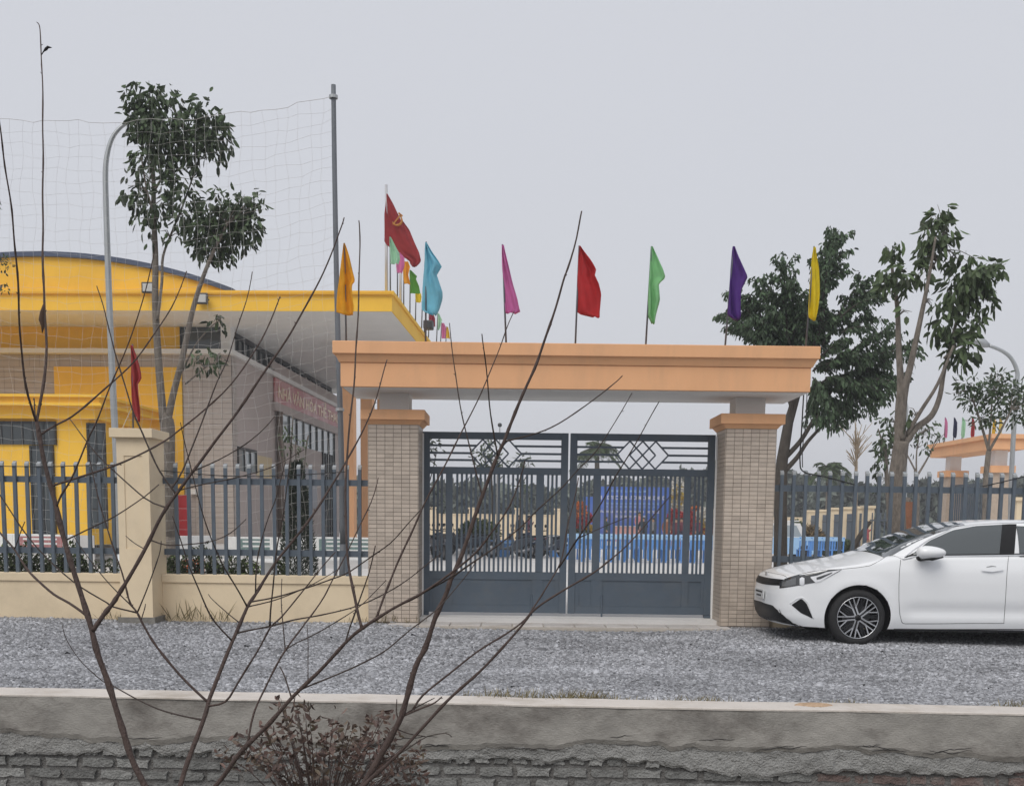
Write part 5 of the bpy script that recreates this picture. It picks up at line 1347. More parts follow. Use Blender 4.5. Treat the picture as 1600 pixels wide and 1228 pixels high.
for Y, a, b_, n, lb in rows_:
    x0, x1 = P(a, 860, Y).x, P(b_, 860, Y).x
    for i in range(n): put_chair(x0+(x1-x0)*i/(n-1)+random.uniform(-.05,.05), Y+random.uniform(-.08,.08), math.pi+random.uniform(-.12,.12), lb)
x0, x1 = P(1256, 860, 38.0).x, P(1306, 860, 38.0).x
for i in range(4): put_chair(x0+(x1-x0)*i/3, 38.0, math.pi+random.uniform(-.1,.1), 'blue plastic chair before the blue van, seen between fence bars behind the car bonnet')
# small blue van with a white roof rack
q = ypt(1222, 868); Yv = 41.0; q = P(1224, 860, Yv)
t = thing('blue_van', 'small blue van with white roof beside the gate pillar', 'van', (q.x, Yv, YZ), .0)
MB().prism([(-1.5,.22),(1.0,.22),(1.05,.70),(.70,.82),(-1.5,.82)], -.7, .7).build('body', M_BLUEL, t)
MB().prism([(-1.45,.821),(.68,.821),(.42,1.34),(-1.40,1.36)], -.62, .62).build('cabin', M_TERR, t)
for s in (-1, 1):
    for a, b_ in ((-1.3,-.45),(-.36,.28)): MB().prism([(a,.86),(b_+(.22 if b_ > 0 else 0),.86),(b_,1.26),(a,1.26)], s*.621, s*.63).build('window', mat('pale window glass', (.32,.37,.40), .1, .0), t)
    for x in (-1.0,.6): MB().lathe([(.001,-.08),(.18,-.09),(.27,-.08),(.29,0),(.27,.08),(.001,.08)], 20, 'Y', (x, s*.62, .29)).build('wheel', M_BLACK, t, smooth=True)
MB().box(-1.3,.4,-.55,-.51,1.40,1.44).box(-1.3,.4,.51,.55,1.40,1.44).box(-1.3,-1.26,-.51,.51,1.40,1.44).box(.36,.4,-.51,.51,1.40,1.44).box(-1.2,-1.16,-.5,.5,1.355,1.40).box(.2,.24,-.5,.5,1.33,1.40).build('roof_rack', M_TERR, t)
# stage, backdrop, flowers, people
SY = 60.0
s0, s1 = P(925, 850, SY).x, P(1075, 850, SY).x
st = thing('stage', 'low stage with red and white cloth front before the blue backdrop', 'stage', ((s0+s1)/2, SY, YZ)); w2 = (s1-s0)/2
MB().box(-w2, w2, -1.5, 3.2, 0, .30).build('platform', mat('red stage carpet', (.32,.03,.04), .9, .1, 3), st); MB().box(-w2, -.1, -1.56, -1.505, 0, .31).build('skirt', M_TERR, st); MB().box(.6, w2, -1.56, -1.505, 0, .31).build('skirt', mat('pink cloth', (.5,.25,.25), .9, .1, 3), st)
BYd = 62.0
x0, z1 = P(934, 760, BYd).x, P(934, 760, BYd).z; x1 = P(1047, 760, BYd).x; z0 = .42
bd = thing('backdrop', 'large blue backdrop printed with rows of pale lettering on the stage', 'backdrop', ((x0+x1)/2, BYd, YZ+.30)); w2 = (x1-x0)/2; hh = z1-YZ-.3
M_BD = mat('blue backdrop print', (.06,.15,.52), .6, .25, .9, stain=(.22,.26,.52), stain_scale=.35, stain_amt=.7)
MB().box(-w2, w2, 0, .06, 0, hh).build('panel', M_BD, bd)
for s in (-1, 1): MB().box(s*w2-.05, s*w2+.05, .06, .16, 0, hh+.05).build('post', M_GALV, bd)
M_PRINT = mat('pale print', (.70,.72,.80), .7, .05); M_PRINT2 = mat('light blue print', (.36,.55,.80), .7, .05)
def print_row(zc, h, a, b_, m, seed):
    r = random.Random(seed); x = a
    while x < b_:
        w_ = h*r.uniform(.45,.8); pb = MB(); sty = r.randrange(4)
        pb.box(x, x+w_*.28, -.012, -.003, zc-h/2, zc+h/2)
        if sty in (0, 2): pb.box(x+w_*.28, x+w_, -.012, -.003, zc+h*.28, zc+h/2)
        if sty in (1, 2): pb.box(x+w_*.28, x+w_, -.012, -.003, zc-h/2, zc-h*.28)
        if sty in (0, 3): pb.box(x+w_*.70, x+w_, -.012, -.003, zc-h/2, zc+h*.28 if sty == 0 else zc+h/2)
        if sty == 3: pb.box(x+w_*.28, x+w_*.7, -.012, -.003, zc-h*.1, zc+h*.12)
        pb.build('letter', m, bd); x += w_*1.28 if r.random() > .16 else w_*2.0
for f, h, a, b_, m, sd_ in ((.92,.11,-.62,.35,M_PRINT2,1),(.80,.20,-.96,.80,M_PRINT,2),(.69,.09,-.78,.70,M_PRINT2,3),(.63,.10,-.78,.66,M_PRINT2,4),(.54,.12,-.96,.72,M_PRINT,5),(.45,.12,-.5,.3,M_PRINT,6)):
    print_row(hh*f, h, w2*a, w2*b_, m, sd_)
# side panel of the backdrop, lectern
bx = P(919, 800, BYd-.5)
t = thing('side_banner', 'narrow blue standing banner beside the blue backdrop', 'banner', (bx.x, BYd-.5, YZ+.30)); MB().box(-.28,.28,0,.04,.05,2.4).build('panel', M_BD, t); MB().box(-.3,.3,-.15,.18,0,.05).build('foot', M_DARK, t)
lx_ = P(985, 840, SY+.3).x
t = thing('table', 'long table with pale pink cloth on the stage', 'table', (lx_, SY+.3, YZ+.30)); MB().box(-.85,.85,-.3,.3,0,.78).build('cloth', mat('pale pink cloth', (.62,.38,.36), .9, .1, 3), t); MB().box(-.9,.9,-.34,.34,.78,.82).build('tabletop', M_TERR, t)
# congratulation flower stands
def flowers(px, Y, h, cols, label, w=.55, zb=None):
    c = P(px, 850, Y); t = thing('flower_stand', label, 'flower stand', (c.x, Y, YZ if zb is None else zb), 0, 'flower stands around the stage'); mb = MB()
    for a in (0, 2.1, 4.2): mb.tube([(.32*math.cos(a), .32*math.sin(a), 0), (0, 0, h*.7)], .02, 5)
    mb.build('tripod', mat('bamboo stand', (.35,.25,.12), .8, .1), t)
    for i, (f, col, nm) in enumerate(cols):
        n = 420; p = unit(rng.normal(size=(n,3)))*(rng.random(n)**.3)[:,None]; pos = p*np.array([w*.62, .26, h*.20])+np.array([0, -.04, h*f])
        V, Fq = leaf_arrays(pos, p+rng.normal(0,.5,(n,3)), .14*rng.uniform(.6,1.2,n), .10*rng.uniform(.6,1.2,n)); link('flowers', npmesh('flowers', V, Fq, mat('petals '+nm, col, .8, .2, 5, attr='tone', trans=.2), np.repeat(rng.uniform(.5,1.4,n), 6)), t)
RD, OR, YE, WH = ((.42,.03,.03),'red'), ((.55,.16,.03),'orange'), ((.65,.48,.06),'yellow'), ((.68,.66,.60),'white')
flowers(905, 57.5, 2.2, [(.55,*RD),(.85,*OR),(.30,(.06,.09,.03),'foliage')], 'tall orange and red flower stand beside the narrow blue banner')
flowers(914, 58.5, 1.7, [(.55,*YE),(.88,*RD),(.30,(.06,.09,.03),'foliage')], 'yellow and red flower stand next to the tall orange one')
flowers(1052, 58.5, 1.9, [(.55,*RD),(.85,*RD)], 'red flower stand at the backdrop corner')
flowers(1056, 60.5, 3.4, [(.80,*YE),(.62,*WH),(.95,*WH),(.40,*RD)], 'tall yellow and white flower stand rising beside the backdrop', .5)
flowers(1064, 61, 3.2, [(.82,*YE),(.62,*WH),(.42,*RD)], 'tall yellow flower stand next to the yellow and white one', .5)
flowers(1074, 58, 1.8, [(.6,*RD),(.88,*RD)], 'plain red flower stand behind the group in maroon')
flowers(1086, 59, 2.0, [(.6,*RD),(.88,*OR)], 'red and orange flower stand near the gate hinge post')
flowers(1097, 58.5, 2.0, [(.85,*WH),(.6,*YE),(.35,*RD)], 'white topped flower stand near the gate hinge post', .65)
flowers(1110, 59.5, 1.9, [(.85,*WH),(.6,*RD)], 'white and red flower stand hidden partly by the tiled pillar', .6)
# people
M_SKIN = mat('skin', (.42,.25,.17), .6, .05, 5); M_HAIR = mat('black hair', (.012,.010,.009), .5, .1, 20)
def person(px, Y, top_, bot, label, face=0.0, pose=0, zb=YZ, dress=False, hgt=1.6):
    c = P(px, 850, Y); t = thing('person', label, 'person', (c.x, Y, zb), face, 'people by the stage'); s = hgt/1.65
    J = dict(pel=(0,0,.92), wst=(0,.01,1.06), chs=(0,.0,1.26), nek=(0,0,1.40), hd0=(0,-.01,1.46), hd1=(0,-.015,1.58))
    E = [('pel','wst'),('wst','chs'),('chs','nek'),('nek','hd0'),('hd0','hd1')]; R = dict(pel=.145,wst=.125,chs=.145,nek=.055,hd0=.082,hd1=.09)
    for sd_, k_ in ((-1,'l'),(1,'r')):
        up = pose == 1 and sd_ > 0
        J.update({'sh'+k_:(sd_*.17,0,1.35),'el'+k_:(sd_*.23,.02,1.10),'wr'+k_:(sd_*.20,-.10 if pose else -.03,.90 if not up else 1.25),'hn'+k_:(sd_*.18,-.16 if pose else -.05,.82 if not up else 1.32),
                  'hp'+k_:(sd_*.09,0,.88),'kn'+k_:(sd_*.10,-.02,.48),'an'+k_:(sd_*.10,.02,.09),'to'+k_:(sd_*.11,-.13,.045)})
        E += [('chs','sh'+k_),('sh'+k_,'el'+k_),('el'+k_,'wr'+k_),('wr'+k_,'hn'+k_),('pel','hp'+k_),('hp'+k_,'kn'+k_),('kn'+k_,'an'+k_),('an'+k_,'to'+k_)]
        R.update({'sh'+k_:.065,'el'+k_:.046,'wr'+k_:.034,'hn'+k_:.036,'hp'+k_:.09,'kn'+k_:.06,'an'+k_:.042,'to'+k_:.035})
    if dress:
        for k_ in 'lr': R['kn'+k_] = .13; R['hp'+k_] = .13
    names = list(J); me = bpy.data.meshes.new('body'); me.from_pydata([tuple(q*s for q in J[n]) for n in names], [(names.index(a), names.index(b)) for a, b in E], [])
    o = bpy.data.objects.new('tmp', me); COL.objects.link(o); o.modifiers.new('s', 'SKIN'); sb = o.modifiers.new('b', 'SUBSURF'); sb.levels = 1
    for i, n in enumerate(names): me.skin_vertices[0].data[i].radius = (R[n]*s, R[n]*s); me.skin_vertices[0].data[i].use_root = (n == 'pel')
    dg = bpy.context.evaluated_depsgraph_get(); bmsh = bpy.data.meshes.new_from_object(o.evaluated_get(dg)); bpy.data.objects.remove(o)
    bmsh.materials.clear()
    for m_ in (M_SKIN, top_, bot, M_BLACK): bmsh.materials.append(m_)
    for p in bmsh.polygons:
        z = p.center.z/s; x = abs(p.center.x)/s
        p.material_index = 0 if z > 1.41 or (x > .14 and z < .93 and z > .78) else (3 if z < .07 else (1 if z > .94 else 2))
    bmsh.shade_smooth(); link('body', bmsh, t)
    hb = MB(); RR = []
    for i in range(7):
        th_ = math.pi*.62*i/6; RR.append([(.096*math.sin(th_)*math.cos(a)*s, (.008+.104*math.sin(th_)*math.sin(a))*s, (1.535+.105*math.cos(th_)-(.05*max(0, math.sin(a)) if i > 3 else 0)+(.07*max(0,-math.sin(a)) if i > 3 else 0))*s) for a in [2*math.pi*j/14 for j in range(15)]])
    hb.grid(RR).build('hair', M_HAIR, t, smooth=True)
    fc = MB().lathe([(.001,-.012),(.012,-.008),(.012,0)], 8, 'Y', (0, -.098*s, 1.525*s)); fc.build('nose', M_SKIN, t)
def clo(n, c): return mat('clothes '+n, c, .9, .1, 5)
K1, K2, K3, K4 = clo('black', (.015,.015,.017)), clo('brown', (.22,.075,.035)), clo('maroon', (.13,.03,.045)), clo('navy', (.03,.035,.07))
person(1004, 57, K1, K1, 'person in black standing with back to the seats', 0, 1)
person(1041, 56.6, K2, K2, 'person in a long brown dress beside the red flowers', .2, 0, dress=True)
person(1055, 57.2, K3, K3, 'person in maroon beside the one in brown', .4, 1, hgt=1.56)
person(1064, 57.6, K3, K4, 'person in maroon top and navy trousers by the flower stands', -.5, 0)
person(946, 57.4, clo('dark green', (.03,.06,.045)), K1, 'person in dark green near the white skirted stage end', 1.2, 1)
person(998, 61, clo('pink', (.5,.2,.2)), K4, 'person in pink behind the long table on the stage', 0, 1, zb=YZ+.30)
person(1020, 57.8, clo('grey', (.2,.2,.21)), K1, 'person in grey standing before the backdrop edge', -1, 0, hgt=1.58)
person(1090, 57.2, clo('wine', (.16,.04,.06)), K1, 'person in wine red near the gate hinge post', .6, 0)
person(826, 52, clo('plum', (.16,.06,.09)), K4, 'person in plum beside the dark scooters', 1, 1)
person(812, 51, K1, K4, 'person in black among the dark scooters', -.6, 0)
person(1353, 37, clo('dull red', (.38,.09,.10)), K1, 'person in dull red bending beside the tall tree trunk behind the fence', 1.3, 1, hgt=1.45)
# round bush, potted shrubs, trees behind the gate
def round_bush(px, Y, w, h, label, m=M_BUSH):
    c = P(px, 860, Y); t = thing('round_bush', label, 'bush', (c.x, Y, YZ)); MB().tube([(0,0,0),(0,0,h*.6)], .05, 6).build('stem', M_BARKD, t)
    n = 2600; p = unit(rng.normal(size=(n,3)))*(rng.random(n)**.35)[:,None]; pos = p*np.array([w/2,w/2,h/2])+np.array([0,0,h/2+.05])
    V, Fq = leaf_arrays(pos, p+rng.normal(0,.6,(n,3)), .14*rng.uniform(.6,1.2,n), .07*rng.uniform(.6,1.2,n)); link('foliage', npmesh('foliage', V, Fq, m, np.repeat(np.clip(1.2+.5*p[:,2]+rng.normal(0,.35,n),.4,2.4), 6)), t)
round_bush(748, 44, 1.7, 1.3, 'round green bush between the parked scooters'); round_bush(736, 47, 1.0, 1.2, 'smaller bush behind the round green one')
round_bush(1262, 46, 1.3, 1.2, 'reddish green bush behind the blue chairs', mat('reddish leaves', (.12,.085,.04), .7, .2, 4, attr='tone')); round_bush(1240, 47, 1.0, 1.4, 'green bush behind the blue van roof'); round_bush(1300, 45, 1.0, .7, 'low bush at the foot of the far cream piers'); round_bush(1320, 44, .9, .6, 'low bush beside the far cream piers and chairs')
t2 = [('yard_tree', 'leafy yard tree behind the left lattice of the gate', 48.0, [([(770,850),(770,790),(768,750),(768,730)],3.4,3,0), ([(768,745),(760,725),(755,710)],2,1,0), ([(768,745),(775,720),(782,705)],2,1,0)], [(762,708,20,16,1),(750,715,16,12,1),(775,720,18,12,1),(758,730,24,10,1),(765,690,12,9,.8),(785,735,12,10,.7)]),
      ('yard_tree', 'small leafy yard tree behind the gate middle slats', 50.0, [([(812,850),(813,790),(813,760),(814,740)],3,2.6,0), ([(813,760),(822,745),(826,735)],2,1,0)], [(815,718,16,10,1),(825,725,10,10,.8),(808,726,10,8,.7),(815,760,16,12,.6),(806,780,10,10,.5),(824,775,9,12,.5)]),
      ('yard_tree', 'yard tree peeping out behind the left gate pillar edge', 46.0, [([(668,850),(669,780),(670,740)],3,2.5,0), ([(669,760),(676,735),(681,715)],2,1,0)], [(672,690,16,10,.8),(680,700,12,9,.8),(670,720,12,9,.6),(676,760,10,12,.5),(690,790,8,16,.4)])]
for nm, lb, Y, lm, cl in t2: tree(nm, lb, Y, lm, cl, .24, .09, 230, bark=M_BARKD, droop=.5, group='trees in the yard')
def palm(px, py, Y, label, n=22, L=2.0):
    c = P(px, py, Y); b0 = Vector((c.x, Y, YZ)); t = thing('palm_tree', label, 'tree', b0); H_ = c.z-YZ
    MB().tube([(0,0,0),(.05,0,H_*.5),(0,0,H_)], [.20,.15,.13], 8).build('trunk', M_BARK, t, smooth=True); C, D, LL = [], [], []; mb = MB()
    for i in range(n):
        a = 2*math.pi*i/n+random.uniform(-.1,.1); el = random.uniform(-.1,1.2); pts = []
        for k_ in range(9):
            q = k_/8; r = L*q*math.cos(el)*(1-.12*q); z = L*q*math.sin(el)-L*.62*q*q; pts.append(Vector((r*math.cos(a), r*math.sin(a), H_+z)))
        mb.tube(pts, [.03-.003*k_ for k_ in range(9)], 4)
        for k_ in range(8):
            for q in (0,.33,.66):
                p = pts[k_].lerp(pts[k_+1], q); dr = (pts[k_+1]-pts[k_]).normalized(); sd_ = dr.cross(Vector((0,0,1))).normalized()
                for sgn in (-1, 1): C.append(tuple(p)); D.append(tuple(dr*.6+sd_*sgn+Vector((0,0,-.35)))); LL.append(.52*(1-.5*abs(k_/8-.4)))
    mb.build('rachis', MATS['hedge leaves'] if False else M_BARKD, t); V, Fq = leaf_arrays(np.array(C), np.array(D), np.array(LL), .055)
    link('fronds', npmesh('fronds', V, Fq, M_LEAF2, np.repeat(rng.uniform(.6,1.3,len(C)), 6)), t)
palm(933, 703, 64, 'palm tree behind the right lattice of the gate', 24, 1.75); palm(1295, 735, 60, 'low palm with drooping fronds behind the fence bars', 18, 1.5)
# light masts far behind
q = P(779, 850, 62); t = thing('round_mirror', 'thin pole with a round head seen above the gate top rail', 'pole', (q.x, 62, YZ)); tp = P(779, 664, 62).z-YZ
MB().tube([(0,0,0),(0,0,tp)], .04, 6).build('pole', M_GALV, t); MB().lathe([(.001,-.05),(.10,-.04),(.12,0),(.10,.04),(.001,.05)], 16, 'Y', (0,0,tp)).build('head', M_DARK, t, smooth=True)
q = P(735, 850, 56); t = thing('lamp_mast', 'pale straight mast behind the left gate slats', 'pole', (P(777,850,44).x, 44, YZ)); MB().tube([(0,0,0),(0,0,3.2)], .055, 8).build('mast', M_GALV, t); MB().box(-.1,.1,-.1,.1,0,.02).build('base_plate', M_GALV, t)
# far boundary fence: cream wall with piers
FFY = 74.0
def far_wall(pa, pb, Y, py, label, piers):
    a, b_ = P(pa, py, Y), P(pb, py, Y); t = thing('boundary_wall', label, 'wall', ((a.x+b_.x)/2, Y, YZ)); w2 = (b_.x-a.x)/2; h = a.z-YZ; cx = (a.x+b_.x)/2
    MB().box(-w2, w2, 0, .2, 0, h-.08).build('wall', M_CREAM, t); MB().box(-w2, w2, -.04, .24, h-.08, h).build('coping', M_CREAM, t)
    for p in piers: x = P(p, py, Y).x-cx; MB().box(x-.22, x+.22, -.14, .34, 0, h+.32).build('pier', M_CREAM, t); MB().box(x-.27, x+.27, -.19, .39, h+.32, h+.42).build('pier_cap', M_CREAM, t)
far_wall(600, 880, FFY, 801, 'far cream boundary wall with piers behind the scooters', (612, 676, 738, 810, 872))
far_wall(1080, 1268, 66, 806, 'far cream boundary wall seen right of the tiled pillar', (1120, 1194))
# row of far piers with railings, running towards the far gate
for i, (px, py, Y) in enumerate(((1267,797,60),(1285,796,56),(1303,793,53),(1323,792,50),(1343,791,47.5),(1357,790,45),(1595,777,34))):
    c = P(px, py, Y); t = thing('far_pier', 'cream fence pier in the row leading to the far gate' if i < 6 else 'cream fence pier beyond the car roof near the far gate', 'pier', (c.x, Y, YZ), 0, 'cream piers of the far fence')
    h = c.z-YZ; MB().box(-.19,.19,-.19,.19,0,h-.1).build('shaft', M_CREAM, t); MB().box(-.26,.26,-.26,.26,h-.1,h).build('cap', M_CREAM, t)
fp = [(P(px, 800, Y).x, Y) for px, Y in ((1267,60),(1285,56),(1303,53),(1323,50),(1343,47.5),(1357,45),(1440,41))]
for i in range(len(fp)-1):
    (xa, ya), (xb, yb) = fp[i], fp[i+1]; t = thing('railing', 'grey railing between the cream piers of the far fence', 'railing', ((xa+xb)/2, (ya+yb)/2, YZ), 0, 'railings of the far fence'); o = Vector(((xa+xb)/2, (ya+yb)/2, 0))
    for z in (.5, 1.5): MB().bar(Vector((xa,ya,z))-o, Vector((xb,yb,z))-o, .05, .06).build('rail', M_FSTEEL, t)
    n = 12
    for k_ in range(1, n): p = Vector((xa+(xb-xa)*k_/n, ya+(yb-ya)*k_/n, 0))-o; MB().box(p.x-.02, p.x+.02, p.y-.02, p.y+.02, .1, 1.8).build('bar', M_FSTEEL, t)
    MB().bar(Vector((xa,ya,.05))-o, Vector((xb,yb,.05))-o, .2, .1).build('kerb', M_CREAM, t)
# far gate with beam and flags
GA = P(1490, 720, 40.0); GB_ = P(1560, 720, 36.5)
fg = thing('far_gate', 'distant apricot gate with tiled pillars and small flags beyond the tall sparse tree', 'gate', ((GA.x+GB_.x)/2, (GA.y+GB_.y)/2, YZ), math.atan2(GB_.y-GA.y, GB_.x-GA.x))
L_ = math.hypot(GB_.x-GA.x, GB_.y-GA.y); zc = P(1490, 736, 40).z-YZ; zb_ = P(1500, 714, 40).z-YZ; zt_ = P(1500, 693, 40).z-YZ
for s in (-1, 1):
    x = s*L_/2; p = MB().box(x-.3, x+.3, -.3, .3, 0, zc-.22).build('pillar', mat('far pillar tile', (.46,.37,.29), .6, .15, 14), fg); MB().box(x-.40, x+.40, -.40, .40, zc-.22, zc).build('cap', M_ORANGE, p); MB().box(x-.2, x+.2, -.2, .2, zc, zb_).build('neck', M_SOFFIT, p)
MB().box(-L_/2-.75, L_/2+.75, -.55, .55, zb_, zt_-.14).build('beam', M_ORANGE, fg); MB().box(-L_/2-.85, L_/2+.85, -.65, .65, zt_-.14, zt_).build('cornice', M_ORANGE, fg)
MB().box(-L_/2+.3, L_/2-.3, -.02, .02, .3, 1.0).build('gate_sheet', M_STEEL, fg)
for k_ in range(18): x = -L_/2+.35+(L_-.7)*k_/17; MB().box(x-.02, x+.02, -.02, .02, 1.0, zc-.6).build('slat', M_STEEL, fg)
MB().box(-L_/2+.3, L_/2-.3, -.021, .021, zc-.6, zc-.5).build('rail', M_STEEL, fg)
for k_, (px, col, nm, lb) in enumerate(((1477,(.60,.22,.42),'dusty pink','pink'),(1491,(.03,.04,.10),'ink blue','dark blue'),(1504,(.42,.66,.50),'mint','mint green'),(1519,(.42,.04,.05),'scarlet','scarlet'),(1552,(.70,.48,.03),'dull yellow','yellow'),(1562,(.72,.62,.2),'straw','straw yellow'))):
    Y = 40.0-(px-1490)/70*3.5; flag(px, 652, px-1, 690, Y, [(653,px-1,px+1),(660,px-1,px+4),(670,px-2,px+4),(680,px-3,px+3),(684,px-2,px+2)], col, nm, f'small {lb} flag on the far gate beam', 'flags on the far gate', .02, None, 40+k_, .04, zbase=zt_+YZ)
# wrapped tree trunk and low thing beside the car
q = P(1405, 860, 21); t = thing('wrapped_trunk', 'trunk wrapped in rust brown sacking behind the fence', 'tree trunk', (q.x+.05, 21, YZ)); MB().tube([(0,0,0),(.02,0,.8),(0,0,1.72)], [.24,.22,.17], 10).build('wrapping', mat('brown sacking', (.20,.085,.045), .95, .35, 8, .8, 30), t, smooth=True); MB().tube([(-.02,-.01,1.66),(0,0,1.80)], [.15,.12], 8).build('trunk', M_BARK, t)
q = P(1345, 860, 19); t = thing('wooden_prop', 'dark wooden prop leaning behind the fence near the trunk', 'prop', (q.x, 19, YZ)); MB().tube([P(1325,870,19)-t.location, P(1345,835,19)-t.location, P(1360,815,19)-t.location], [.05,.045,.03], 6).tube([P(1340,848,19)-t.location, (0,0,0)], .03, 6).build('prop', M_BARKD, t)
# far trees and hills: one mass
def treeline(name, label, pa, pb, Y, prof, m, size, n, seed, depth=12):
    r = np.random.default_rng(seed); xs = r.uniform(pa, pb, n); tops = np.array([interp(prof, x)+6*math.sin(x*.13+seed)+4*math.sin(x*.31+seed*2)+2*math.sin(x*.9) for x in xs])
    ys = tops+(840-tops)*r.random(n)**1.5; YY = Y+r.uniform(0, depth, n); C = np.array([P(a, b_, c) for a, b_, c in zip(xs, ys, YY)]); C[:,2] = np.maximum(C[:,2], .1)
    V, Fq = leaf_arrays(C, r.normal(size=(n,3)), size*r.uniform(.6,1.3,n), size*.6*r.uniform(.6,1.3,n)); tn = np.clip(.75+.35*np.sin(C[:,0]*.9)*np.sin(C[:,2]*1.1)+r.normal(0,.2,n), .3, 1.6)
    tag(link(name, npmesh(name, V, Fq, m, np.repeat(tn, 6))), label, 'wood', kind='stuff')
M_FAR = mat('far foliage', (.14,.165,.14), .8, .15, .5, attr='tone')
treeline('far_wood', 'far dark wood behind the boundary wall', 560, 960, 100, [(560,768),(680,765),(740,762),(800,775),(860,772),(960,770)], M_FAR, .8, 15000, 3)
treeline('far_wood_edge', 'far wood behind the fence right of the gate', 900, 1290, 104, [(900,768),(1050,752),(1090,742),(1150,738),(1215,740),(1240,742),(1262,762),(1290,775)], M_FAR, .8, 19000, 4)
treeline('far_grove', 'far grove behind the car roof and far gate', 1270, 1760, 95, [(1270,765),(1300,745),(1325,750),(1345,772),(1370,768),(1440,765),(1520,760),(1600,760),(1760,758)], M_FAR, .8, 20000, 5)
treeline('far_scrub', 'distant hazy scrub behind the hall', -500, 620, 110, [(-500,760),(620,760)], M_FAR, 1.6, 8000, 6)

# ------------------------------------------------------------------ damp hazy air round the whole place
hz = MB().box(-268, 268, -66, 428, -1.7, 12.2).build('haze', None)
hm = bpy.data.materials.new('haze'); hm.use_nodes = True; hm.node_tree.nodes.clear()
ho = hm.node_tree.nodes.new('ShaderNodeOutputMaterial'); hv = hm.node_tree.nodes.new('ShaderNodeVolumePrincipled')
hv.inputs['Color'].default_value = (.90,.92,.95,1); hv.inputs['Density'].default_value = 0.0019; hv.inputs['Anisotropy'].default_value = 0.1
hm.node_tree.links.new(hv.outputs[0], ho.inputs['Volume']); hz.data.materials.append(hm)
tag(hz, 'thin pale haze in the damp air', 'haze', kind='stuff')
# ------------------------------------------------------------------ bare saplings close to the camera
M_TWIG = mat('dark sapling bark', (.078,.053,.046), .8, .3, 30, .5, 150, stretch=(1,1,.4))
M_TWIG2 = mat('greyish twig bark', (.055,.040,.034), .8, .3, 30, .4, 150)
def sapling(label, Y, base_px, base_z, branches, seed):
    r = random.Random(seed); known = []             # (px, py, Y, radius)
    b0 = P(base_px[0], base_px[1], Y); root = Vector((b0.x+.03, Y+.02, base_z)); t = thing('bare_sapling', label, 'tree', root)
    MB().tube([root-Vector((0,0,.05)), root+Vector((0,0,(b0.z-base_z)*.5)), b0], [.030,.024,.021], 9).build('trunk', M_TWIG, t, smooth=True, off=root)
    for bi, (pts, d0, d1) in enumerate(branches):
        pts = [Vector(p) for p in pts]
        if known and bi > 0:
            k_ = min(known, key=lambda q: (q[0]-pts[0].x)**2+(q[1]-pts[0].y)**2); Ys = k_[2]
            if (k_[0]-pts[0].x)**2+(k_[1]-pts[0].y)**2 < 900: pts[0] = Vector((k_[0], k_[1])); 
        else: Ys = Y
        if bi < 4 and pts[0].y > 1210: Ys = Y; pts = [Vector(base_px)]+pts
        ln = sum((pts[i+1]-pts[i]).length for i in range(len(pts)-1)); dY = r.uniform(-1,1)*min(.45, ln/F*Y*.55)
        # smooth resample
        P2 = []; 
        for i in range(len(pts)-1):
            m_ = max(3, int((pts[i+1]-pts[i]).length/14))
            for q in range(m_):
                u = q/m_; a, b_, c, d = pts[max(i-1,0)], pts[i], pts[i+1], pts[min(i+2,len(pts)-1)]
                P2.append(0.5*((2*b_)+(c-a)*u+(2*a-5*b_+4*c-d)*u*u+(3*b_-a-3*c+d)*u**3))
        P2.append(pts[-1]); n = len(P2); V, R = [], []
        ph = r.uniform(0, 6)
        for i, p in enumerate(P2):
            u = i/(n-1); YY = Ys+dY*u; w_ = (d0+(d1-d0)*u**.8)*(1+.06*r.uniform(-1,1)); kn = 1.22 if (i % r.choice((4,5,6))) == 0 else 1.0
            V.append(P(p.x+.5*math.sin(i*.9+ph), p.y, YY)); R.append(max(.0011, w_*.44*kn*YY/F)); known.append((p.x, p.y, YY, R[-1]))
        mb = MB().tube(V, R, 8 if d0 > 5 else 6)
        for i in range(3, n-1):                      # buds and stubs
            if r.random() < .22:
                a = V[i]; d = (V[i+1]-V[i-1]).normalized(); s_ = d.cross(Vector((r.uniform(-1,1), r.uniform(-1,1), r.uniform(-1,1)))).normalized(); e = a+(s_*.8+d*.7)*(R[i]*1.0+r.uniform(.002,.006)); mb.tube([a, a.lerp(e,.55), e], [R[i]*.55, R[i]*.5, .0006], 5)
        mb.build('branch', M_TWIG if d0 > 4 else M_TWIG2, t, smooth=True, off=root)
    return t
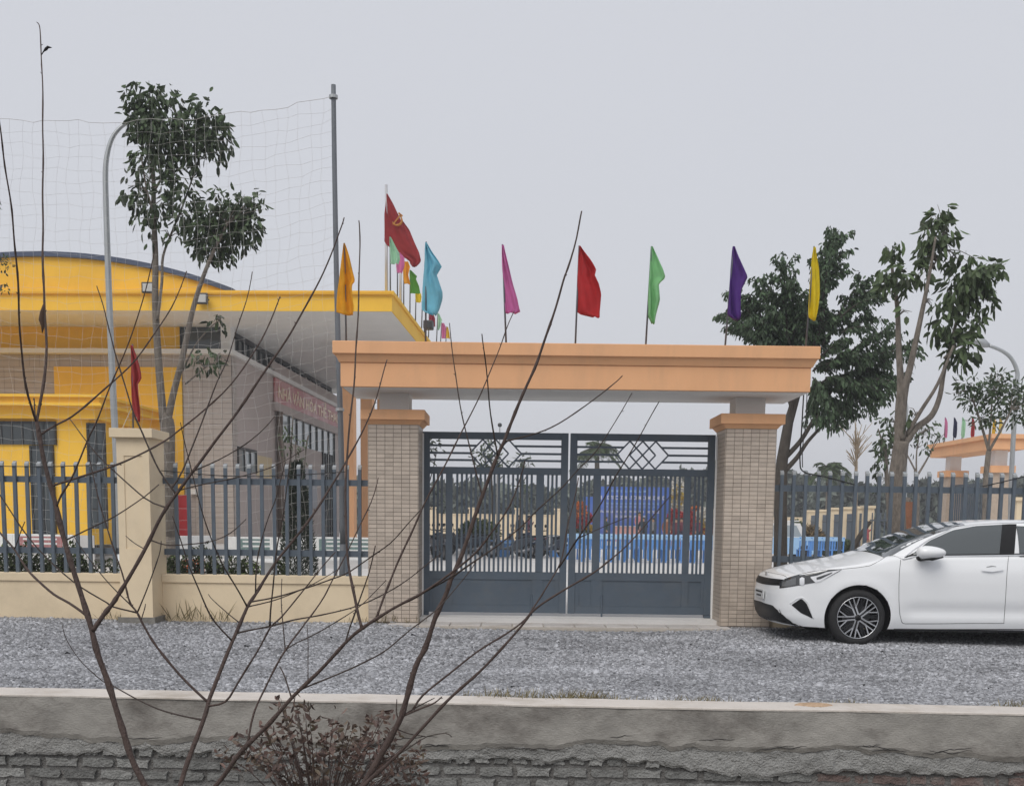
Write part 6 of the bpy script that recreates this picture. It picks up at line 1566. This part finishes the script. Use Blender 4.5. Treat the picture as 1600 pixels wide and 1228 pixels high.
A = [([(227,1228),(204,1180),(187,1124),(172,1075),(154,1026),(144,985),(133,950),(118,900),(106,864),(98,834),(88,792),(79,760),(64,696),(57,658)],12.5,7),
     ([(281,1228),(300,1172),(322,1112),(328,1090),(345,1045),(369,989),(386,948),(400,928),(416,900),(430,880),(458,844),(492,800),(520,756),(542,718),(564,680),(585,630),(605,562)],11,1.8),
     ([(336,1228),(375,1176),(412,1139),(456,1090),(495,1052),(540,1004),(566,981),(600,959),(630,942),(660,926),(704,896),(740,866),(764,838),(796,790),(816,738),(820,720)],11,1.8),
     ([(57,658),(50,640),(41,605),(32,535),(29,460),(24,392),(18,328),(8,260),(0,200),(-8,140)],4.5,2.2),
     ([(57,660),(59,647),(69,597),(72,555),(72,515),(69,472),(67,400),(67,300),(67,180),(65,91),(62,46),(59,36)],5.5,1.5),
     ([(57,660),(54,640),(53,622)],3,2), ([(80,758),(112,749),(172,730),(210,714),(256,690),(280,672),(322,638),(360,602),(400,545),(417,515),(432,477),(438,464)],4.5,2),
     ([(62,676),(86,665),(112,651),(152,618),(200,575),(232,535),(267,482),(292,424)],4.2,1.8), ([(146,984),(158,966),(172,948),(184,930),(202,902),(226,858),(248,815),(266,784),(280,766),(302,736),(334,692),(364,654),(400,600),(424,566),(462,507),(492,452),(517,400),(531,360),(538,340)],9,1.8),
     ([(268,768),(250,736),(232,700),(220,670),(206,638),(190,585),(170,515),(160,472),(151,447)],3.4,1.6), ([(256,792),(226,778),(170,728),(138,694),(109,654)],3,1.5), ([(104,842),(148,822),(180,806),(226,776),(248,757)],3,1.7),
     ([(90,788),(96,774),(112,746),(138,686),(150,660),(172,605),(197,545),(215,497),(230,442),(243,388)],4.2,1.7), ([(132,958),(108,942),(84,928),(60,908),(42,888),(22,858),(0,832),(-20,806)],5,3), ([(22,857),(30,838),(39,815)],2.4,1.6),
     ([(284,764),(320,756),(370,746),(424,730),(476,702)],2.6,1.3), ([(302,738),(342,718),(384,694),(410,672),(429,651)],2.6,1.3), ([(272,762),(285,735),(308,680),(323,638),(340,596),(354,564),(370,515),(385,470),(394,425)],3.4,1.5),
     ([(238,842),(258,851),(284,851),(328,846),(360,833),(384,811)],2.8,1.4), ([(222,858),(210,848),(196,837)],2,1.2),
     ([(324,1098),(281,1054),(246,1012),(225,977),(214,957),(204,942),(196,916),(188,886),(174,846),(164,815),(152,770),(140,720),(136,700)],5,1.5), ([(214,958),(234,910),(248,868),(252,845)],2.6,1.6), ([(222,970),(225,955),(227,943)],2.2,1.4),
     ([(208,950),(180,922),(156,894),(128,858),(116,838)],2.4,1.3), ([(214,960),(178,948),(166,941),(128,918),(90,888),(60,858),(32,822),(0,774),(-20,745)],3,2), ([(313,1126),(280,1117),(247,1107),(210,1090),(176,1071)],3.6,2), ([(172,1070),(161,1064),(127,1034),(105,1000),(97,976)],2.2,1.1),
     ([(330,1109),(352,1096),(371,1067),(402,1018),(422,980),(440,964),(472,924),(500,890),(524,862)],4.6,1.6), ([(370,994),(392,984),(422,978),(460,968),(500,961),(560,946),(604,926),(640,903),(672,878),(690,864)],3.6,1.6), ([(398,942),(430,933),(480,918),(520,904),(544,894),(580,870),(610,848),(636,820),(656,798)],3.4,1.5), ([(394,951),(420,940),(452,929),(490,912),(530,888)],2.8,1.4),
     ([(375,967),(354,956),(332,937),(326,928)],2.2,1.2), ([(386,946),(366,912),(346,878),(330,842),(314,792),(300,740),(282,660)],3,1.3), ([(360,1002),(338,974),(322,948),(306,910),(292,874),(280,838),(270,806)],3.6,1.8), ([(398,928),(400,892),(404,864),(420,806),(432,776),(446,722)],3,1.6), ([(422,978),(424,940),(428,900),(434,850),(446,780),(452,730),(455,682)],3.4,1.6), ([(446,1016),(441,968),(440,936),(440,904)],2.4,1.4),
     ([(566,980),(557,948),(546,890),(541,840),(540,790),(542,712),(548,650),(555,572),(561,447),(562,360),(561,345)],5.4,1.8), ([(544,1000),(548,976),(557,950),(576,898),(586,852)],3.2,2.4), ([(586,966),(602,926),(616,892),(640,838),(664,786),(688,740),(716,686),(738,642),(758,600),(777,554),(791,514),(804,486)],4.6,1.6), ([(456,1088),(446,1060),(437,1041)],3.4,2.4),
     ([(382,1156),(397,1112),(416,1071),(446,1015),(472,980),(486,962),(506,932),(520,906),(538,870),(560,826),(580,784),(591,746)],4.2,1.6), ([(448,1016),(460,1006),(500,986),(550,956),(576,934),(604,906)],2.4,1.3), ([(476,1077),(525,1054),(562,1038),(596,1020),(622,1000),(646,980),(680,954),(696,938),(732,894),(744,878)],3.4,1.6), ([(482,1056),(481,1010),(480,976)],2,1.2),
     ([(660,928),(704,902),(740,878),(780,850),(818,820),(840,796),(880,760),(904,733),(932,704),(961,660),(987,614)],3.6,1.5)]
sapling('bare many stemmed sapling before the cream fence pier and yellow hall', 3.2, (262, 1305), -.62, A, 5)
Dn = [([(567,1228),(594,1180),(624,1127),(631,1105),(650,1041),(664,1012),(680,966),(695,932),(704,906),(718,876),(732,836),(754,774),(772,724),(788,690),(794,671),(823,603),(840,563),(859,509),(880,441),(887,419),(901,372),(909,330)],12.5,2.4),
      ([(575,1228),(600,1198),(624,1176),(661,1135),(710,1084),(762,1037),(815,977),(837,951),(875,925),(924,897),(946,880),(982,850),(1020,806),(1050,772)],8,1.6),
      ([(754,766),(740,724),(728,674),(716,617),(708,556),(702,505)],3.4,1.6), ([(790,692),(838,677),(874,661),(915,634),(962,597),(973,587)],3.2,1.6), ([(776,714),(774,695),(767,647),(762,603),(758,559),(753,522)],3,1.8), ([(630,1120),(661,1105),(680,1097),(691,1088)],5,2), ([(628,1118),(655,1102),(679,1090)],3.4,1.6), ([(622,1128),(619,1110),(620,1092)],4,1.8),
      ([(639,1108),(661,1086),(702,1052),(744,1019),(792,989),(822,966),(837,944),(855,915),(873,886),(880,860),(886,827),(896,785),(904,746)],4.4,1.8), ([(873,886),(888,864),(904,840),(940,785),(964,741),(1000,681),(1030,627)],3.4,1.6), ([(906,836),(948,821),(983,807)],2.2,1.3), ([(618,1140),(640,1146),(664,1150)],3,2), ([(590,1190),(620,1180),(650,1160),(668,1150)],3,1.6), ([(680,1140),(695,1145),(706,1151)],2,1.2), ([(704,906),(722,890),(742,876)],2,1.2)]
sapling('bare sapling with a long stem rising across the gate and beam', 3.4, (545, 1262), -.62, Dn, 9)
# leaf bud at the tip, dead curled leaf
M_DEAD = mat('dead brown leaf', (.075,.045,.03), .9, .3, 40)
def curled(name, label, pts, Y, m):
    C = [P(*p, Y) for p in pts]; mb = MB(); mb.tube(C, RADS_, 6); tag(mb.build(name, m, smooth=True), label, 'leaf')
RADS_ = [.002,.006,.008,.005,.001]
curled('dead_leaf', 'curled dead leaf clinging to the tallest bare stem', [(68,476),(66,488),(65,500),(67,510),(66,520)], 3.2, M_DEAD)
RADS_ = [.0012,.0016,.0042,.0036,.0006]
curled('leaf_bud', 'small dark leaf near the tip of the tallest bare stem', [(65,86),(68,81),(72,77),(75,74),(81,75)], 3.2, M_LEAF)
# reddish shrub in the ditch
def red_shrub():
    Y = 5.2; b0 = P(500, 1228, Y); b0.z = -.62; t = thing('red_leaf_shrub', 'leafy shrub with dark purplish brown leaves before the cracked wall', 'shrub', b0); mb = MB(); C, D, T = [], [], []
    r = random.Random(4)
    tips = [(436,1090),(462,1100),(478,1094),(445,1120),(420,1128),(385,1150),(372,1165),(350,1175),(410,1160),(430,1145),(470,1130),(500,1140),(520,1118),(540,1120),(515,1150),(545,1150),(570,1140),(590,1112),(600,1108),(610,1135),(590,1150),(625,1150),(640,1160),(560,1175),(530,1175),(480,1165),(450,1180),(500,1190),(600,1175),(650,1185),(665,1165),(420,1195),(580,1200),(470,1210),(540,1205),(620,1200),(660,1205),(400,1180),(440,1215),(515,1225),(600,1225),(640,1225),(560,1228)]
    for (tx, ty) in tips*2:
        tx += r.gauss(0, 9); ty += abs(r.gauss(0, 5)); Yb = Y+r.uniform(-.35,.35); e = P(tx, ty, Yb); bx = P(500+(tx-500)*.35, 1260, Y+(Yb-Y)*.3); 
        mid = bx.lerp(e, .55)+Vector((0,0,.03)); mb.tube([Vector((b0.x, b0.y, b0.z+.2)), bx, mid, e], [.004,.0035,.0022,.001], 4)
        for i in range(13):
            q = r.random()**.7; p = mid.lerp(e, q)+Vector((r.gauss(0,.022), r.gauss(0,.03), r.gauss(0,.016))); C.append(tuple(p)); D.append((r.gauss(0,.7), r.gauss(0,.7), r.gauss(.3,.6))); T.append(max(.4, r.gauss(1,.35)))
    C = np.array(C); n = len(C); V, Fq = leaf_arrays(C, np.array(D), .042*rng.uniform(.5,1.25,n), .020*rng.uniform(.7,1.2,n))
    mb.build('stem', M_TWIG, t, off=b0)
    link('foliage', npmesh('foliage', V-np.array(b0), Fq, mat('purplish brown leaves', (.125,.078,.066), .6, .25, 12, attr='tone', trans=.15, stain=(.085,.085,.045), stain_scale=6, stain_amt=.8), np.repeat(np.array(T), 6)), t)
red_shrub()
